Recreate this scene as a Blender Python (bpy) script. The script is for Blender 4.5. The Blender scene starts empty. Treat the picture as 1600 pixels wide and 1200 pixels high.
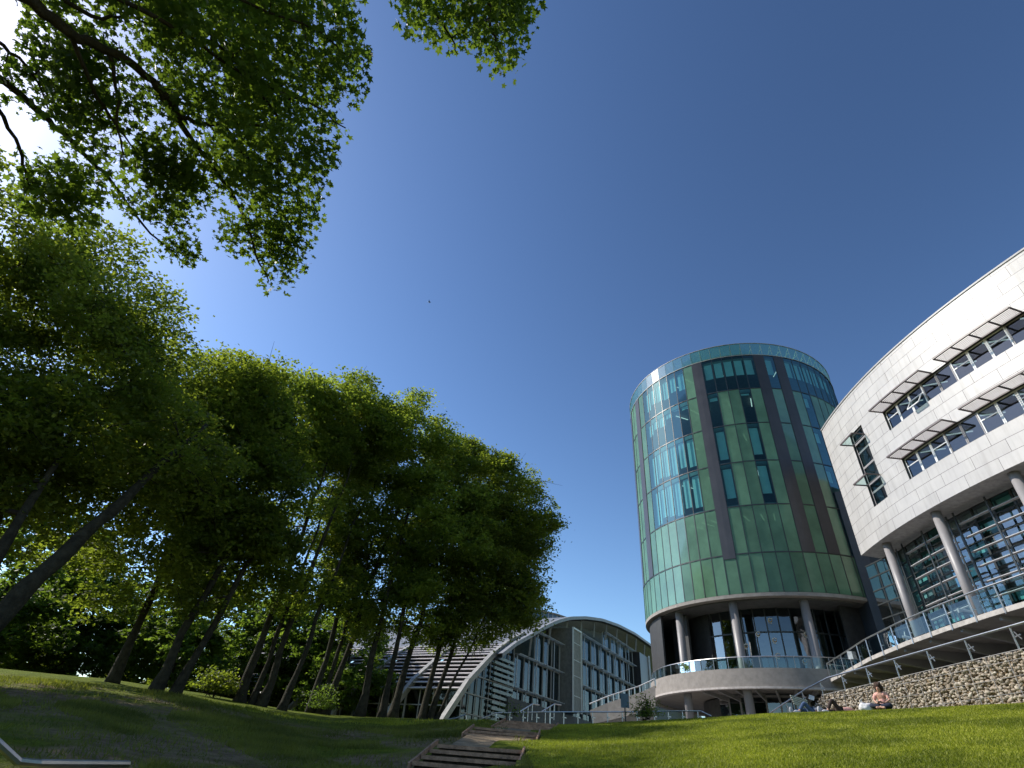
import bpy, math, random
import numpy as np
from mathutils import Vector, Matrix
rng = np.random.default_rng(7); random.seed(7)
sc = bpy.context.scene
COL = sc.collection

# ---------------------------------------------------------------- camera
CR = np.array([[0.99640045, -0.08477107, 0.0], [-0.05003645, -0.58812927, -0.80721764], [0.0684287, 0.80431202, -0.59025391]])
FPX = 837.74
cam = bpy.data.cameras.new('camera'); camo = bpy.data.objects.new('camera', cam); COL.objects.link(camo)
cam.sensor_fit = 'HORIZONTAL'; cam.sensor_width = 36; cam.lens = FPX / 1600 * 36
cam.clip_start = 0.05; cam.clip_end = 3000
M = Matrix.Identity(4)
for i in range(3):
    for j in range(3): M[i][j] = CR[i][j]
camo.matrix_world = M
sc.camera = camo

# ---------------------------------------------------------------- light
SUN_AZ, SUN_EL = math.radians(-71), math.radians(40)
w = bpy.data.worlds.new("World"); sc.world = w; w.use_nodes = True
nt = w.node_tree; bg = nt.nodes['Background']
sky = nt.nodes.new('ShaderNodeTexSky'); sky.sky_type = 'NISHITA'; sky.sun_disc = False
sky.sun_elevation = SUN_EL; sky.sun_rotation = SUN_AZ; sky.altitude = 0; sky.air_density = 1.0; sky.dust_density = 0.35; sky.ozone_density = 4.0
gm = nt.nodes.new('ShaderNodeGamma'); gm.inputs[1].default_value = 1.5
nt.links.new(sky.outputs[0], gm.inputs[0]); wb = nt.nodes.new('ShaderNodeMix'); wb.data_type = 'RGBA'; wb.blend_type = 'MULTIPLY'; wb.inputs[0].default_value = 1; wb.inputs[7].default_value = (1.3, 1.12, 0.91, 1)
nt.links.new(gm.outputs[0], wb.inputs[6]); nt.links.new(wb.outputs[2], bg.inputs[0]); bg.inputs[1].default_value = 0.067
sl = bpy.data.lights.new('sun', 'SUN'); sl.energy = 4.2; sl.angle = math.radians(0.55); sl.color = (1.0, 0.95, 0.86)
so = bpy.data.objects.new('sun', sl); COL.objects.link(so)
S = Vector((math.sin(SUN_AZ) * math.cos(SUN_EL), math.cos(SUN_AZ) * math.cos(SUN_EL), math.sin(SUN_EL)))
so.rotation_euler = S.to_track_quat('Z', 'Y').to_euler()
sc.view_settings.view_transform = 'Standard'; sc.view_settings.look = 'None'; sc.view_settings.gamma = 1
sc.view_settings.use_curve_mapping = False; sc.view_settings.exposure = 0.45
sc.render.engine = 'CYCLES'
sc.cycles.max_bounces = 8; sc.cycles.transparent_max_bounces = 24; sc.cycles.transmission_bounces = 6

# ---------------------------------------------------------------- helpers
def ray(x, y):
    d = CR @ np.array([x - 800, 600 - y, -FPX]); return d / np.hypot(d[0], d[1])
def at(x, y, D):                       # point at horizontal distance D in the direction of photo pixel
    return Vector(ray(x, y) * D)
def at3(x, y, r):
    d = CR @ np.array([x - 800, 600 - y, -FPX]); return d / np.linalg.norm(d) * r
def pol(az, D, z=0.0):
    a = math.radians(az); return Vector((math.sin(a) * D, math.cos(a) * D, z))

def tag(o, label=None, cat=None, group=None, kind=None):
    if label: o['label'] = label
    if cat: o['category'] = cat
    if group: o['group'] = group
    if kind: o['kind'] = kind
    return o
ORG = {}
def thing(name, label, cat, loc=(0, 0, 0), group=None, rotz=0):
    o = bpy.data.objects.new(name, None); COL.objects.link(o); o.empty_display_size = 0.2
    o.location = loc; o.rotation_euler = (0, 0, rotz)
    ORG[o.name] = Vector(loc) if rotz == 0 else Vector((0, 0, 0))
    return tag(o, label, cat, group)

class MB:
    def __init__(s): s.v = []; s.f = []; s.uv = None
    def quad(s, a, b, c, d):
        n = len(s.v); s.v += [tuple(a), tuple(b), tuple(c), tuple(d)]; s.f.append((n, n + 1, n + 2, n + 3)); return s
    def poly(s, pts):
        n = len(s.v); s.v += [tuple(p) for p in pts]; s.f.append(tuple(range(n, n + len(pts)))); return s
    def box(s, c, size, rot=None):
        c = Vector(c); hx, hy, hz = size[0] / 2, size[1] / 2, size[2] / 2; n = len(s.v)
        for x in (-hx, hx):
            for y in (-hy, hy):
                for z in (-hz, hz):
                    p = Vector((x, y, z))
                    if rot is not None: p = rot @ p
                    s.v.append(tuple(c + p))
        s.f += [tuple(n + i for i in q) for q in ((0, 1, 3, 2), (4, 6, 7, 5), (0, 4, 5, 1), (2, 3, 7, 6), (0, 2, 6, 4), (1, 5, 7, 3))]
        return s
    def bar(s, a, b, w, h=None, up=(0, 0, 1)):       # rectangular bar from a to b
        a = Vector(a); b = Vector(b); h = h or w; d = (b - a)
        L = d.length
        if L < 1e-6: return s
        d.normalize(); up = Vector(up)
        if abs(d.dot(up)) > .98: up = Vector((0, 1, 0))
        x = d.cross(up).normalized(); z = x.cross(d).normalized()
        R = Matrix((x, d, z)).transposed()
        return s.box((a + b) / 2, (w, L, h), R)
    def tube(s, pts, r, n=8, cap=True):
        pts = [Vector(p) for p in pts]; m = len(pts)
        rr = r if hasattr(r, '__len__') else [r] * m
        base = len(s.v); ref = None
        for i, p in enumerate(pts):
            t = (pts[min(i + 1, m - 1)] - pts[max(i - 1, 0)])
            if t.length < 1e-9: t = Vector((0, 0, 1))
            t.normalize()
            if ref is None: ref = t.orthogonal().normalized()
            x = (ref - t * ref.dot(t))
            x = x.normalized() if x.length > 1e-6 else t.orthogonal().normalized()
            ref = x; y = t.cross(x)
            for k in range(n):
                a = 2 * math.pi * k / n
                s.v.append(tuple(p + (x * math.cos(a) + y * math.sin(a)) * rr[i]))
        for i in range(m - 1):
            for k in range(n):
                k2 = (k + 1) % n
                s.f.append((base + i * n + k, base + i * n + k2, base + (i + 1) * n + k2, base + (i + 1) * n + k))
        if cap:
            s.f.append(tuple(base + k for k in reversed(range(n)))); s.f.append(tuple(base + (m - 1) * n + k for k in range(n)))
        return s
    def prism(s, outline, z0, z1):                   # closed outline (x,y) extruded
        n = len(s.v); m = len(outline)
        s.v += [(p[0], p[1], z0) for p in outline] + [(p[0], p[1], z1) for p in outline]
        s.f.append(tuple(n + i for i in reversed(range(m)))); s.f.append(tuple(n + m + i for i in range(m)))
        for i in range(m):
            j = (i + 1) % m; s.f.append((n + i, n + j, n + m + j, n + m + i))
        return s
    def build(s, name, mat, parent=None, smooth=False, org=None):
        me = bpy.data.meshes.new(name)
        o0 = Vector((0, 0, 0))
        if parent is not None: o0 = ORG[parent.name]
        if org is not None: o0 = Vector(org)
        me.from_pydata([(v[0] - o0[0], v[1] - o0[1], v[2] - o0[2]) for v in s.v], [], s.f)
        me.materials.append(mat); me.validate()
        o = bpy.data.objects.new(name, me); COL.objects.link(o)
        if smooth: me.shade_smooth()
        if parent is not None: o.parent = parent; ORG[o.name] = o0
        elif org is not None: o.location = o0; ORG[o.name] = o0
        else: ORG[o.name] = o0
        return o

def npmesh(name, V, F, mat, parent=None, smooth=False):   # V Nx3, F MxK constant K
    V = np.asarray(V, np.float32); F = np.asarray(F, np.int32); K = F.shape[1]
    if parent is not None: V = V - np.array(ORG[parent.name], np.float32)
    me = bpy.data.meshes.new(name)
    me.vertices.add(len(V)); me.vertices.foreach_set('co', V.ravel())
    me.loops.add(F.size); me.loops.foreach_set('vertex_index', F.ravel())
    me.polygons.add(len(F)); me.polygons.foreach_set('loop_start', np.arange(0, F.size, K, dtype=np.int32))
    me.polygons.foreach_set('loop_total', np.full(len(F), K, np.int32))
    me.update(calc_edges=True)
    me.materials.append(mat)
    if smooth: me.shade_smooth()
    o = bpy.data.objects.new(name, me); COL.objects.link(o)
    if parent is not None: o.parent = parent; ORG[o.name] = ORG[parent.name]
    else: ORG[o.name] = Vector((0, 0, 0))
    return o

# ---------------------------------------------------------------- materials
def newmat(name):
    m = bpy.data.materials.new(name); m.use_nodes = True; return m, m.node_tree, m.node_tree.nodes['Principled BSDF']
def mix_noise(nt, scale, c0, c1, detail=4, rough=.6, p0=.35, p1=.65, coord='Object', vec=None):
    n = nt.nodes.new('ShaderNodeTexNoise'); n.inputs['Scale'].default_value = scale; n.inputs['Detail'].default_value = detail; n.inputs['Roughness'].default_value = rough
    tc = nt.nodes.new('ShaderNodeTexCoord'); nt.links.new(vec if vec is not None else tc.outputs[coord], n.inputs['Vector'])
    r = nt.nodes.new('ShaderNodeValToRGB'); r.color_ramp.elements[0].position = p0; r.color_ramp.elements[1].position = p1
    r.color_ramp.elements[0].color = (*c0, 1); r.color_ramp.elements[1].color = (*c1, 1)
    nt.links.new(n.outputs['Fac'], r.inputs[0]); return r.outputs[0], n
def mat_simple(name, c, rough=.6, metal=0, var=.18, scale=3, bump=0, bscale=40, spec=.5):
    m, nt, b = newmat(name)
    c1 = tuple(min(1, x * (1 + var)) for x in c); c0 = tuple(x * (1 - var) for x in c)
    out, n = mix_noise(nt, scale, c0, c1); nt.links.new(out, b.inputs['Base Color'])
    b.inputs['Roughness'].default_value = rough; b.inputs['Metallic'].default_value = metal; b.inputs['Specular IOR Level'].default_value = spec
    if bump:
        n2 = nt.nodes.new('ShaderNodeTexNoise'); n2.inputs['Scale'].default_value = bscale; n2.inputs['Detail'].default_value = 6
        tc = nt.nodes.new('ShaderNodeTexCoord'); nt.links.new(tc.outputs['Object'], n2.inputs['Vector'])
        bp = nt.nodes.new('ShaderNodeBump'); bp.inputs['Strength'].default_value = bump; bp.inputs['Distance'].default_value = .05
        nt.links.new(n2.outputs['Fac'], bp.inputs['Height']); nt.links.new(bp.outputs[0], b.inputs['Normal'])
    return m
def mat_glass(name, tint, refl=(.9, .95, 1), f0=.06, rough=.03, diff=None, dfac=0.0, ior=1.5, rs=.7):
    """pane: tinted see-through + optional frit body + fresnel reflection"""
    m = bpy.data.materials.new(name); m.use_nodes = True; nt = m.node_tree; nt.nodes.clear()
    out = nt.nodes.new('ShaderNodeOutputMaterial')
    tr = nt.nodes.new('ShaderNodeBsdfTransparent'); tr.inputs[0].default_value = (*tint, 1)
    body = tr.outputs[0]
    if diff:
        d = nt.nodes.new('ShaderNodeBsdfDiffuse')
        c, n = mix_noise(nt, .35, tuple(x * .8 for x in diff), tuple(min(1, x * 1.2) for x in diff))
        g = nt.nodes.new('ShaderNodeNewGeometry'); mr = nt.nodes.new('ShaderNodeMapRange'); mr.inputs[3].default_value = .82; mr.inputs[4].default_value = 1.18
        nt.links.new(g.outputs['Random Per Island'], mr.inputs[0])
        mx = nt.nodes.new('ShaderNodeMix'); mx.data_type = 'RGBA'; mx.blend_type = 'MULTIPLY'; mx.inputs[0].default_value = 1
        nt.links.new(c, mx.inputs[6]); nt.links.new(mr.outputs[0], mx.inputs[7])
        nt.links.new(mx.outputs[2], d.inputs[0])
        ms = nt.nodes.new('ShaderNodeMixShader'); ms.inputs[0].default_value = dfac
        nt.links.new(tr.outputs[0], ms.inputs[1]); nt.links.new(d.outputs[0], ms.inputs[2]); body = ms.outputs[0]
    gl = nt.nodes.new('ShaderNodeBsdfGlossy'); gl.inputs[0].default_value = (*refl, 1); gl.inputs[1].default_value = rough
    fr = nt.nodes.new('ShaderNodeFresnel'); fr.inputs[0].default_value = ior
    ad = nt.nodes.new('ShaderNodeMath'); ad.operation = 'MULTIPLY_ADD'; ad.inputs[1].default_value = rs; ad.inputs[2].default_value = f0; ad.use_clamp = True
    nt.links.new(fr.outputs[0], ad.inputs[0])
    tcn = nt.nodes.new('ShaderNodeTexCoord'); nz = nt.nodes.new('ShaderNodeTexNoise'); nz.inputs['Scale'].default_value = .7; nt.links.new(tcn.outputs['Object'], nz.inputs[0])
    bp = nt.nodes.new('ShaderNodeBump'); bp.inputs['Strength'].default_value = .12; bp.inputs['Distance'].default_value = .08
    nt.links.new(nz.outputs['Fac'], bp.inputs['Height']); nt.links.new(bp.outputs[0], gl.inputs['Normal'])
    m2 = nt.nodes.new('ShaderNodeMixShader'); nt.links.new(ad.outputs[0], m2.inputs[0]); nt.links.new(body, m2.inputs[1]); nt.links.new(gl.outputs[0], m2.inputs[2])
    nt.links.new(m2.outputs[0], out.inputs[0]); return m
def mat_leaf(name, c0, c1, trans, tf=.45, rough=.55):
    m = bpy.data.materials.new(name); m.use_nodes = True; nt = m.node_tree; b = nt.nodes['Principled BSDF']; out = nt.nodes['Material Output']
    g = nt.nodes.new('ShaderNodeNewGeometry'); r = nt.nodes.new('ShaderNodeValToRGB')
    r.color_ramp.elements[0].color = (*c0, 1); r.color_ramp.elements[1].color = (*c1, 1)
    nt.links.new(g.outputs['Random Per Island'], r.inputs[0])
    big, n = mix_noise(nt, .45, (.62, .66, .6), (1.25, 1.2, 1.1), detail=2, p0=.4, p1=.6)
    mx = nt.nodes.new('ShaderNodeMix'); mx.data_type = 'RGBA'; mx.blend_type = 'MULTIPLY'; mx.inputs[0].default_value = 1
    nt.links.new(r.outputs[0], mx.inputs[6]); nt.links.new(big, mx.inputs[7]); nt.links.new(mx.outputs[2], b.inputs['Base Color'])
    b.inputs['Roughness'].default_value = rough; b.inputs['Specular IOR Level'].default_value = .3
    t = nt.nodes.new('ShaderNodeBsdfTranslucent'); mx2 = nt.nodes.new('ShaderNodeMix'); mx2.data_type = 'RGBA'; mx2.blend_type = 'MULTIPLY'; mx2.inputs[0].default_value = 1
    mx2.inputs[6].default_value = (*trans, 1); nt.links.new(big, mx2.inputs[7]); nt.links.new(mx2.outputs[2], t.inputs[0])
    ms = nt.nodes.new('ShaderNodeMixShader'); ms.inputs[0].default_value = tf
    nt.links.new(b.outputs[0], ms.inputs[1]); nt.links.new(t.outputs[0], ms.inputs[2]); nt.links.new(ms.outputs[0], out.inputs[0]); return m

M_bark = mat_simple('bark', (.034, .027, .021), .9, var=.35, scale=6, bump=.8, bscale=18, spec=.2)
M_barkmoss = mat_simple('mossy_bark', (.034, .03, .02), .9, var=.4, scale=4, bump=.8, bscale=14, spec=.2)
M_beech = mat_leaf('beech_leaf', (.055, .074, .016), (.11, .14, .028), (.31, .39, .035), .5)
M_beech2 = mat_leaf('beech_leaf_light', (.07, .10, .018), (.14, .185, .038), (.37, .47, .045), .5)
M_maple = mat_leaf('maple_leaf', (.03, .06, .012), (.055, .10, .02), (.165, .255, .022), .43, .55)
M_wood_leaf = mat_leaf('woodland_leaf', (.06, .10, .02), (.10, .15, .03), (.25, .38, .04), .45)
M_concrete = mat_simple('concrete', (.30, .27, .245), .85, var=.12, scale=2.5, bump=.3, bscale=30)
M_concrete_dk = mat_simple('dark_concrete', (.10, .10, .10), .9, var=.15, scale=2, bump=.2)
M_steel = mat_simple('brushed_steel', (.55, .54, .53), .35, 1.0, var=.08)
M_greypaint = mat_simple('grey_paint', (.30, .29, .29), .5, var=.06)
M_colpaint = mat_simple('column_paint', (.25, .235, .235), .45, var=.05)
M_dkframe = mat_simple('dark_frame', (.025, .03, .032), .4, var=.1)
M_shade = mat_simple('sunshade_metal', (.10, .075, .075), .45, var=.1)
M_slat = mat_simple('sunshade_slat', (.42, .36, .36), .5, var=.05)
M_strip = mat_simple('charcoal_panel', (.045, .042, .045), .35, var=.15, scale=.6)
M_intdark = mat_simple('interior_grey', (.10, .11, .105), .8, var=.2)
M_slab = mat_simple('floor_slab', (.28, .28, .27), .8, var=.1)
M_blind = mat_simple('roller_blind', (.75, .80, .80), .8, var=.06, scale=1)
M_whiteframe = mat_simple('white_frame', (.7, .7, .7), .45, var=.05)
M_timber = mat_simple('weathered_timber', (.36, .21, .13), .85, var=.35, scale=5, bump=.6, bscale=25)
M_shadowsoil = mat_simple('shadow_soil', (.045, .035, .025), .95, var=.4, scale=6, bump=.7, bscale=20)  # tread soil coloured near black to paint the shadow below each riser
M_soil = mat_simple('soil', (.23, .165, .095), .95, var=.35, scale=2, bump=.7, bscale=14)
M_glassG = mat_glass('green_glass', (.13, .30, .19), refl=(.82, 1, .86), f0=.015, diff=(.135, .26, .165), dfac=.72, rough=.1, rs=.16)
M_glassW = mat_glass('teal_window_glass', (.33, .60, .60), refl=(.6, .92, .88), f0=.035, rough=.05, rs=.22)
M_glassP = mat_glass('parapet_glass', (.30, .66, .45), f0=.05, rough=.07, diff=(.09, .22, .13), dfac=.35, rs=.25)
M_glassS = mat_glass('smoky_glass', (.16, .2, .2), f0=.03, rough=.03, rs=.4)
M_glassA = mat_glass('blue_facade_glass', (.26, .40, .50), f0=.05, rough=.02, rs=.5)
M_glassB = mat_glass('clear_blue_glass', (.45, .6, .62), f0=.16, rough=.02)
M_glassD = mat_glass('dark_reflective_glass', (.20, .30, .33), f0=.09, rough=.02, rs=.6)
M_glassC = mat_glass('balustrade_glass', (.62, .82, .78), f0=.05, rough=.02)

def emis(name, c, s):
    m, nt, b = newmat(name); b.inputs['Base Color'].default_value = (*c, 1); b.inputs['Emission Color'].default_value = (*c, 1); b.inputs['Emission Strength'].default_value = s; return m
M_blade = mat_simple('louvre_paint', (.42, .41, .42), .45, var=.06)
M_tube = emis('fluorescent_tube', (1, .97, .88), .8)

# white cladding: joints in UV space
def mat_cladding():
    m, nt, b = newmat('white_cladding'); uv = nt.nodes.new('ShaderNodeUVMap')
    br = nt.nodes.new('ShaderNodeTexBrick'); br.offset = .37; br.offset_frequency = 2; br.squash = 1
    br.inputs['Scale'].default_value = 1; br.inputs['Mortar Size'].default_value = .014; br.inputs['Mortar Smooth'].default_value = .1
    br.inputs['Brick Width'].default_value = 2.35; br.inputs['Row Height'].default_value = .82
    br.inputs['Color1'].default_value = (.47, .45, .435, 1); br.inputs['Color2'].default_value = (.43, .41, .395, 1); br.inputs['Mortar'].default_value = (.10, .09, .09, 1); br.inputs['Bias'].default_value = -.2
    nt.links.new(uv.outputs[0], br.inputs['Vector'])
    st, n = mix_noise(nt, .7, (.90, .9, .91), (1, 1, 1), vec=uv.outputs[0])
    mx = nt.nodes.new('ShaderNodeMix'); mx.data_type = 'RGBA'; mx.blend_type = 'MULTIPLY'; mx.inputs[0].default_value = 1
    mp = nt.nodes.new('ShaderNodeMapping'); mp.inputs['Scale'].default_value = (3.2, .22, 1); nt.links.new(uv.outputs[0], mp.inputs[0])
    sk, n = mix_noise(nt, 1.0, (.80, .79, .77), (1, 1, 1), detail=5, p0=.3, p1=.52, vec=mp.outputs[0])
    m5 = nt.nodes.new('ShaderNodeMix'); m5.data_type = 'RGBA'; m5.blend_type = 'MULTIPLY'; m5.inputs[0].default_value = .8
    nt.links.new(br.outputs['Color'], mx.inputs[6]); nt.links.new(st, mx.inputs[7]); nt.links.new(mx.outputs[2], m5.inputs[6]); nt.links.new(sk, m5.inputs[7]); nt.links.new(m5.outputs[2], b.inputs['Base Color'])
    b.inputs['Roughness'].default_value = .42; b.inputs['Specular IOR Level'].default_value = .4
    bp = nt.nodes.new('ShaderNodeBump'); bp.inputs['Strength'].default_value = .4; bp.inputs['Distance'].default_value = .02; bp.invert = True
    nt.links.new(br.outputs['Fac'], bp.inputs['Height']); nt.links.new(bp.outputs[0], b.inputs['Normal']); return m
M_clad = mat_cladding()

# ---------------------------------------------------------------- terrain
_A = [-180, -100, -60, -45, -38, -31, -24, -20, -16.5, -13, -6.6, -2, 1.4, 5.5, 10, 14.6, 24.7, 31.9, 42, 60, 100, 180]
_T = [.06, .06, .064, .066, .0655, .0705, .0665, .062, .0578, .0578, .0635, .068, .068, .069, .0756, .0834, .10, .1075, .1165, .12, .08, .06]
_D = [40, 40, 44, 44, 46, 46, 46, 44, 44, 44, 40, 33, 27, 27, 27, 27, 27, 27, 27, 26, 30, 40]
def ground_z(x, y, raw=False):
    x = np.asarray(x, float); y = np.asarray(y, float)
    D = np.hypot(x, y); az = np.degrees(np.arctan2(x, y))
    tc = np.interp(az, _A, _T); Dc = np.interp(az, _A, _D); zc = tc * Dc
    q = np.clip(D / Dc, 0, 1)
    s = 1 - (1 - q) ** 1.18
    z = -1.5 + (zc + 1.5) * s
    # left bank bulges up a little before the trees
    over = np.clip(D - Dc, 0, None)
    rise = np.where(az > 0, .055, .02)
    z = z + rise * np.clip(over, 0, 14) - .03 * np.clip(over - 14, 0, 60)
    # level hard ground in front of the buildings
    flat = np.clip((y - 30) / 12, 0, 1) * np.clip((x - 0) / 8, 0, 1)
    z = z * (1 - flat) + np.minimum(z, 2.8) * flat
    z = z + .05 * np.sin(x * .9 + 1.3) * np.cos(y * .7) * np.clip(D / 8, 0, 1) * (1 - .8 * q) + .04 * np.sin(x * .35 + y * .5) * (1 - .8 * q)
    cx = np.interp(y, [12, 14, 18.5, 25, 28], [-.35, -.05, .72, 1.95, 2.3])
    cut = (np.abs(x - cx) < .93) & (((y > 12.2) & (y < 14.6)) | ((y > 16.95) & (y < 18.95)) | ((y > 21.75) & (y < 25.1)))
    if not raw: z = z - .3 * cut
    return z
def gz(x, y): return float(ground_z(x, y, True))

def mat_ground():
    m, nt, b = newmat('lawn'); tc = nt.nodes.new('ShaderNodeTexCoord')
    g1, n = mix_noise(nt, 1.2, (.07, .10, .006), (.15, .185, .012), detail=6, vec=tc.outputs['Object'])
    g2, n = mix_noise(nt, 30, (.6, .62, .55), (1.3, 1.25, 1.2), detail=5, vec=tc.outputs['Object'])
    mx = nt.nodes.new('ShaderNodeMix'); mx.data_type = 'RGBA'; mx.blend_type = 'MULTIPLY'; mx.inputs[0].default_value = 1
    nt.links.new(g1, mx.inputs[6]); nt.links.new(g2, mx.inputs[7])
    # worn soil under the trees, mask by position (left of the steps)
    sx = nt.nodes.new('ShaderNodeSeparateXYZ'); nt.links.new(tc.outputs['Object'], sx.inputs[0])
    mr = nt.nodes.new('ShaderNodeMapRange'); mr.inputs[1].default_value = 2.5; mr.inputs[2].default_value = -1.5; nt.links.new(sx.outputs[0], mr.inputs[0])
    n3 = nt.nodes.new('ShaderNodeTexNoise'); n3.inputs['Scale'].default_value = .28; n3.inputs['Detail'].default_value = 6; nt.links.new(tc.outputs['Object'], n3.inputs['Vector'])
    r3 = nt.nodes.new('ShaderNodeMapRange'); r3.inputs[1].default_value = .44; r3.inputs[2].default_value = .56; nt.links.new(n3.outputs['Fac'], r3.inputs[0])
    my = nt.nodes.new('ShaderNodeMapRange'); my.inputs[1].default_value = 27; my.inputs[2].default_value = 21; nt.links.new(sx.outputs[1], my.inputs[0])
    m0 = nt.nodes.new('ShaderNodeMath'); m0.operation = 'MULTIPLY'; nt.links.new(mr.outputs[0], m0.inputs[0]); nt.links.new(my.outputs[0], m0.inputs[1])
    mm = nt.nodes.new('ShaderNodeMath'); mm.operation = 'MULTIPLY'; nt.links.new(m0.outputs[0], mm.inputs[0]); nt.links.new(r3.outputs[0], mm.inputs[1])
    s, n = mix_noise(nt, 3, (.12, .085, .05), (.26, .19, .11), detail=8, vec=tc.outputs['Object'])
    m2 = nt.nodes.new('ShaderNodeMix'); m2.data_type = 'RGBA'; nt.links.new(mm.outputs[0], m2.inputs[0]); nt.links.new(mx.outputs[2], m2.inputs[6]); nt.links.new(s, m2.inputs[7])
    nt.links.new(m2.outputs[2], b.inputs['Base Color']); b.inputs['Roughness'].default_value = .95; b.inputs['Specular IOR Level'].default_value = .1
    n4 = nt.nodes.new('ShaderNodeTexNoise'); n4.inputs['Scale'].default_value = 25; n4.inputs['Detail'].default_value = 6; nt.links.new(tc.outputs['Object'], n4.inputs['Vector'])
    bp = nt.nodes.new('ShaderNodeBump'); bp.inputs['Strength'].default_value = .9; bp.inputs['Distance'].default_value = .06; nt.links.new(n4.outputs['Fac'], bp.inputs['Height']); nt.links.new(bp.outputs[0], b.inputs['Normal'])
    return m
M_ground = mat_ground()
def build_ground():
    rs = np.r_[0.0, np.arange(1, 11, .8), np.arange(11, 27, .22), np.arange(27, 60, .8), np.geomspace(60, 1500, 26)]; na = 900
    a = np.linspace(0, 2 * np.pi, na, endpoint=False)
    RR, AA = np.meshgrid(rs[1:], a, indexing='ij')
    X = (RR * np.sin(AA)).ravel(); Y = (RR * np.cos(AA)).ravel()
    V = np.c_[X, Y, ground_z(X, Y)]
    far = np.hypot(X, Y) > 120; V[far, 2] = np.minimum(V[far, 2], 1.0)
    V = np.vstack([[0, 0, -1.5], V])
    F = []
    nr = len(rs) - 1
    i = np.arange(nr - 1)[:, None]; k = np.arange(na)[None, :]; k2 = (k + 1) % na
    q = np.stack([1 + i * na + k, 1 + i * na + k2 + 0 * i, 1 + (i + 1) * na + k2, 1 + (i + 1) * na + k], -1).reshape(-1, 4)
    c = np.stack([0 * k[0], 1 + k[0], 1 + k2[0], 1 + k2[0]], -1)
    o = npmesh('ground', V, q[:, ::-1], M_ground, smooth=True)
    tag(o, 'sloping grass lawn and shaded bank below the buildings', 'ground', kind='structure')
build_ground()

pv = MB().prism([(4, 40), (14, 36.5), (19.8, 36), (19.8, 44), (45, 47), (60, 90), (4, 90)], 2.0, 2.86)
tag(pv.build('paving', mat_simple('paving', (.20, .19, .18), .9, var=.15)), 'grey paved forecourt around the round tower', 'paving', kind='structure')
# grass blades
def build_grass():
    m = mat_leaf('grass_blade', (.15, .175, .014), (.32, .34, .045), (.36, .43, .03), .36, .6)
    N = 420000
    az = rng.uniform(-44, 46, N); 
    D = 9.5 * (31 / 9.5) ** rng.uniform(0, 1, N)
    keep = rng.uniform(0, 1, N) < np.where(az < 2, .75, 1.0)
    az = np.radians(az[keep]); D = D[keep]
    x = D * np.sin(az); y = D * np.cos(az)
    # keep clear of the timber steps
    cx, cw = np.interp(y, [12, 14, 18.5, 25, 28], [-.25, 0, .75, 1.9, 2.2]), 1.12
    fl = ((y > 12) & (y < 14.9)) | ((y > 16.8) & (y < 19.2)) | ((y > 21.6) & (y < 25.3)); k = ~((np.abs(x - cx) < np.where(fl, 1.0, rng.uniform(.3, 1.1, len(x)))) & (y < 27)) & (x < 18.9)
    x, y, D = x[k], y[k], D[k]
    # bald patches on the shaded side
    pat = np.sin(x * .55 + 2) * np.cos(y * .42 + x * .2) + .5 * np.sin(x * 1.7 + y * 1.3)
    k = (x > .9 + .08 * (y - 14)) | (pat < .12) | (rng.uniform(0, 1, len(x)) < .12)
    x, y, D = x[k], y[k], D[k]
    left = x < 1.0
    z = ground_z(x, y) - .01
    n = len(x); h = rng.uniform(.022, .05, n) * np.where(left, 2.0 + 1.2 * np.sin(x * 1.1) * np.sin(y * .9), 1.0) * (1 + .012 * D)
    th = rng.uniform(0, 2 * np.pi, n); wd = .006 * (1 + .07 * D)
    lean = rng.normal(0, .55, (n, 2)) * h[:, None]
    V = np.empty((n, 3, 3))
    V[:, 0] = np.c_[x - np.cos(th) * wd, y - np.sin(th) * wd, z]; V[:, 1] = np.c_[x + np.cos(th) * wd, y + np.sin(th) * wd, z]
    V[:, 2] = np.c_[x + lean[:, 0], y + lean[:, 1], z + h]
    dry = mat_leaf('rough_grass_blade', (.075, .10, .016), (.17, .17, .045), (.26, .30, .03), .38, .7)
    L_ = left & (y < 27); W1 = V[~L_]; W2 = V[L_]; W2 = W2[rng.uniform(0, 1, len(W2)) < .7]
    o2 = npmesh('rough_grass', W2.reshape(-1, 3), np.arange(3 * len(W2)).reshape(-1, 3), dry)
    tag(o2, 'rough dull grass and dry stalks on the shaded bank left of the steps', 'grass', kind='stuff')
    o = npmesh('grass', W1.reshape(-1, 3), np.arange(3 * len(W1)).reshape(-1, 3), m)
    tag(o, 'short bright mown grass blades covering the sunny lawn', 'grass', kind='stuff')
build_grass()

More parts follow.
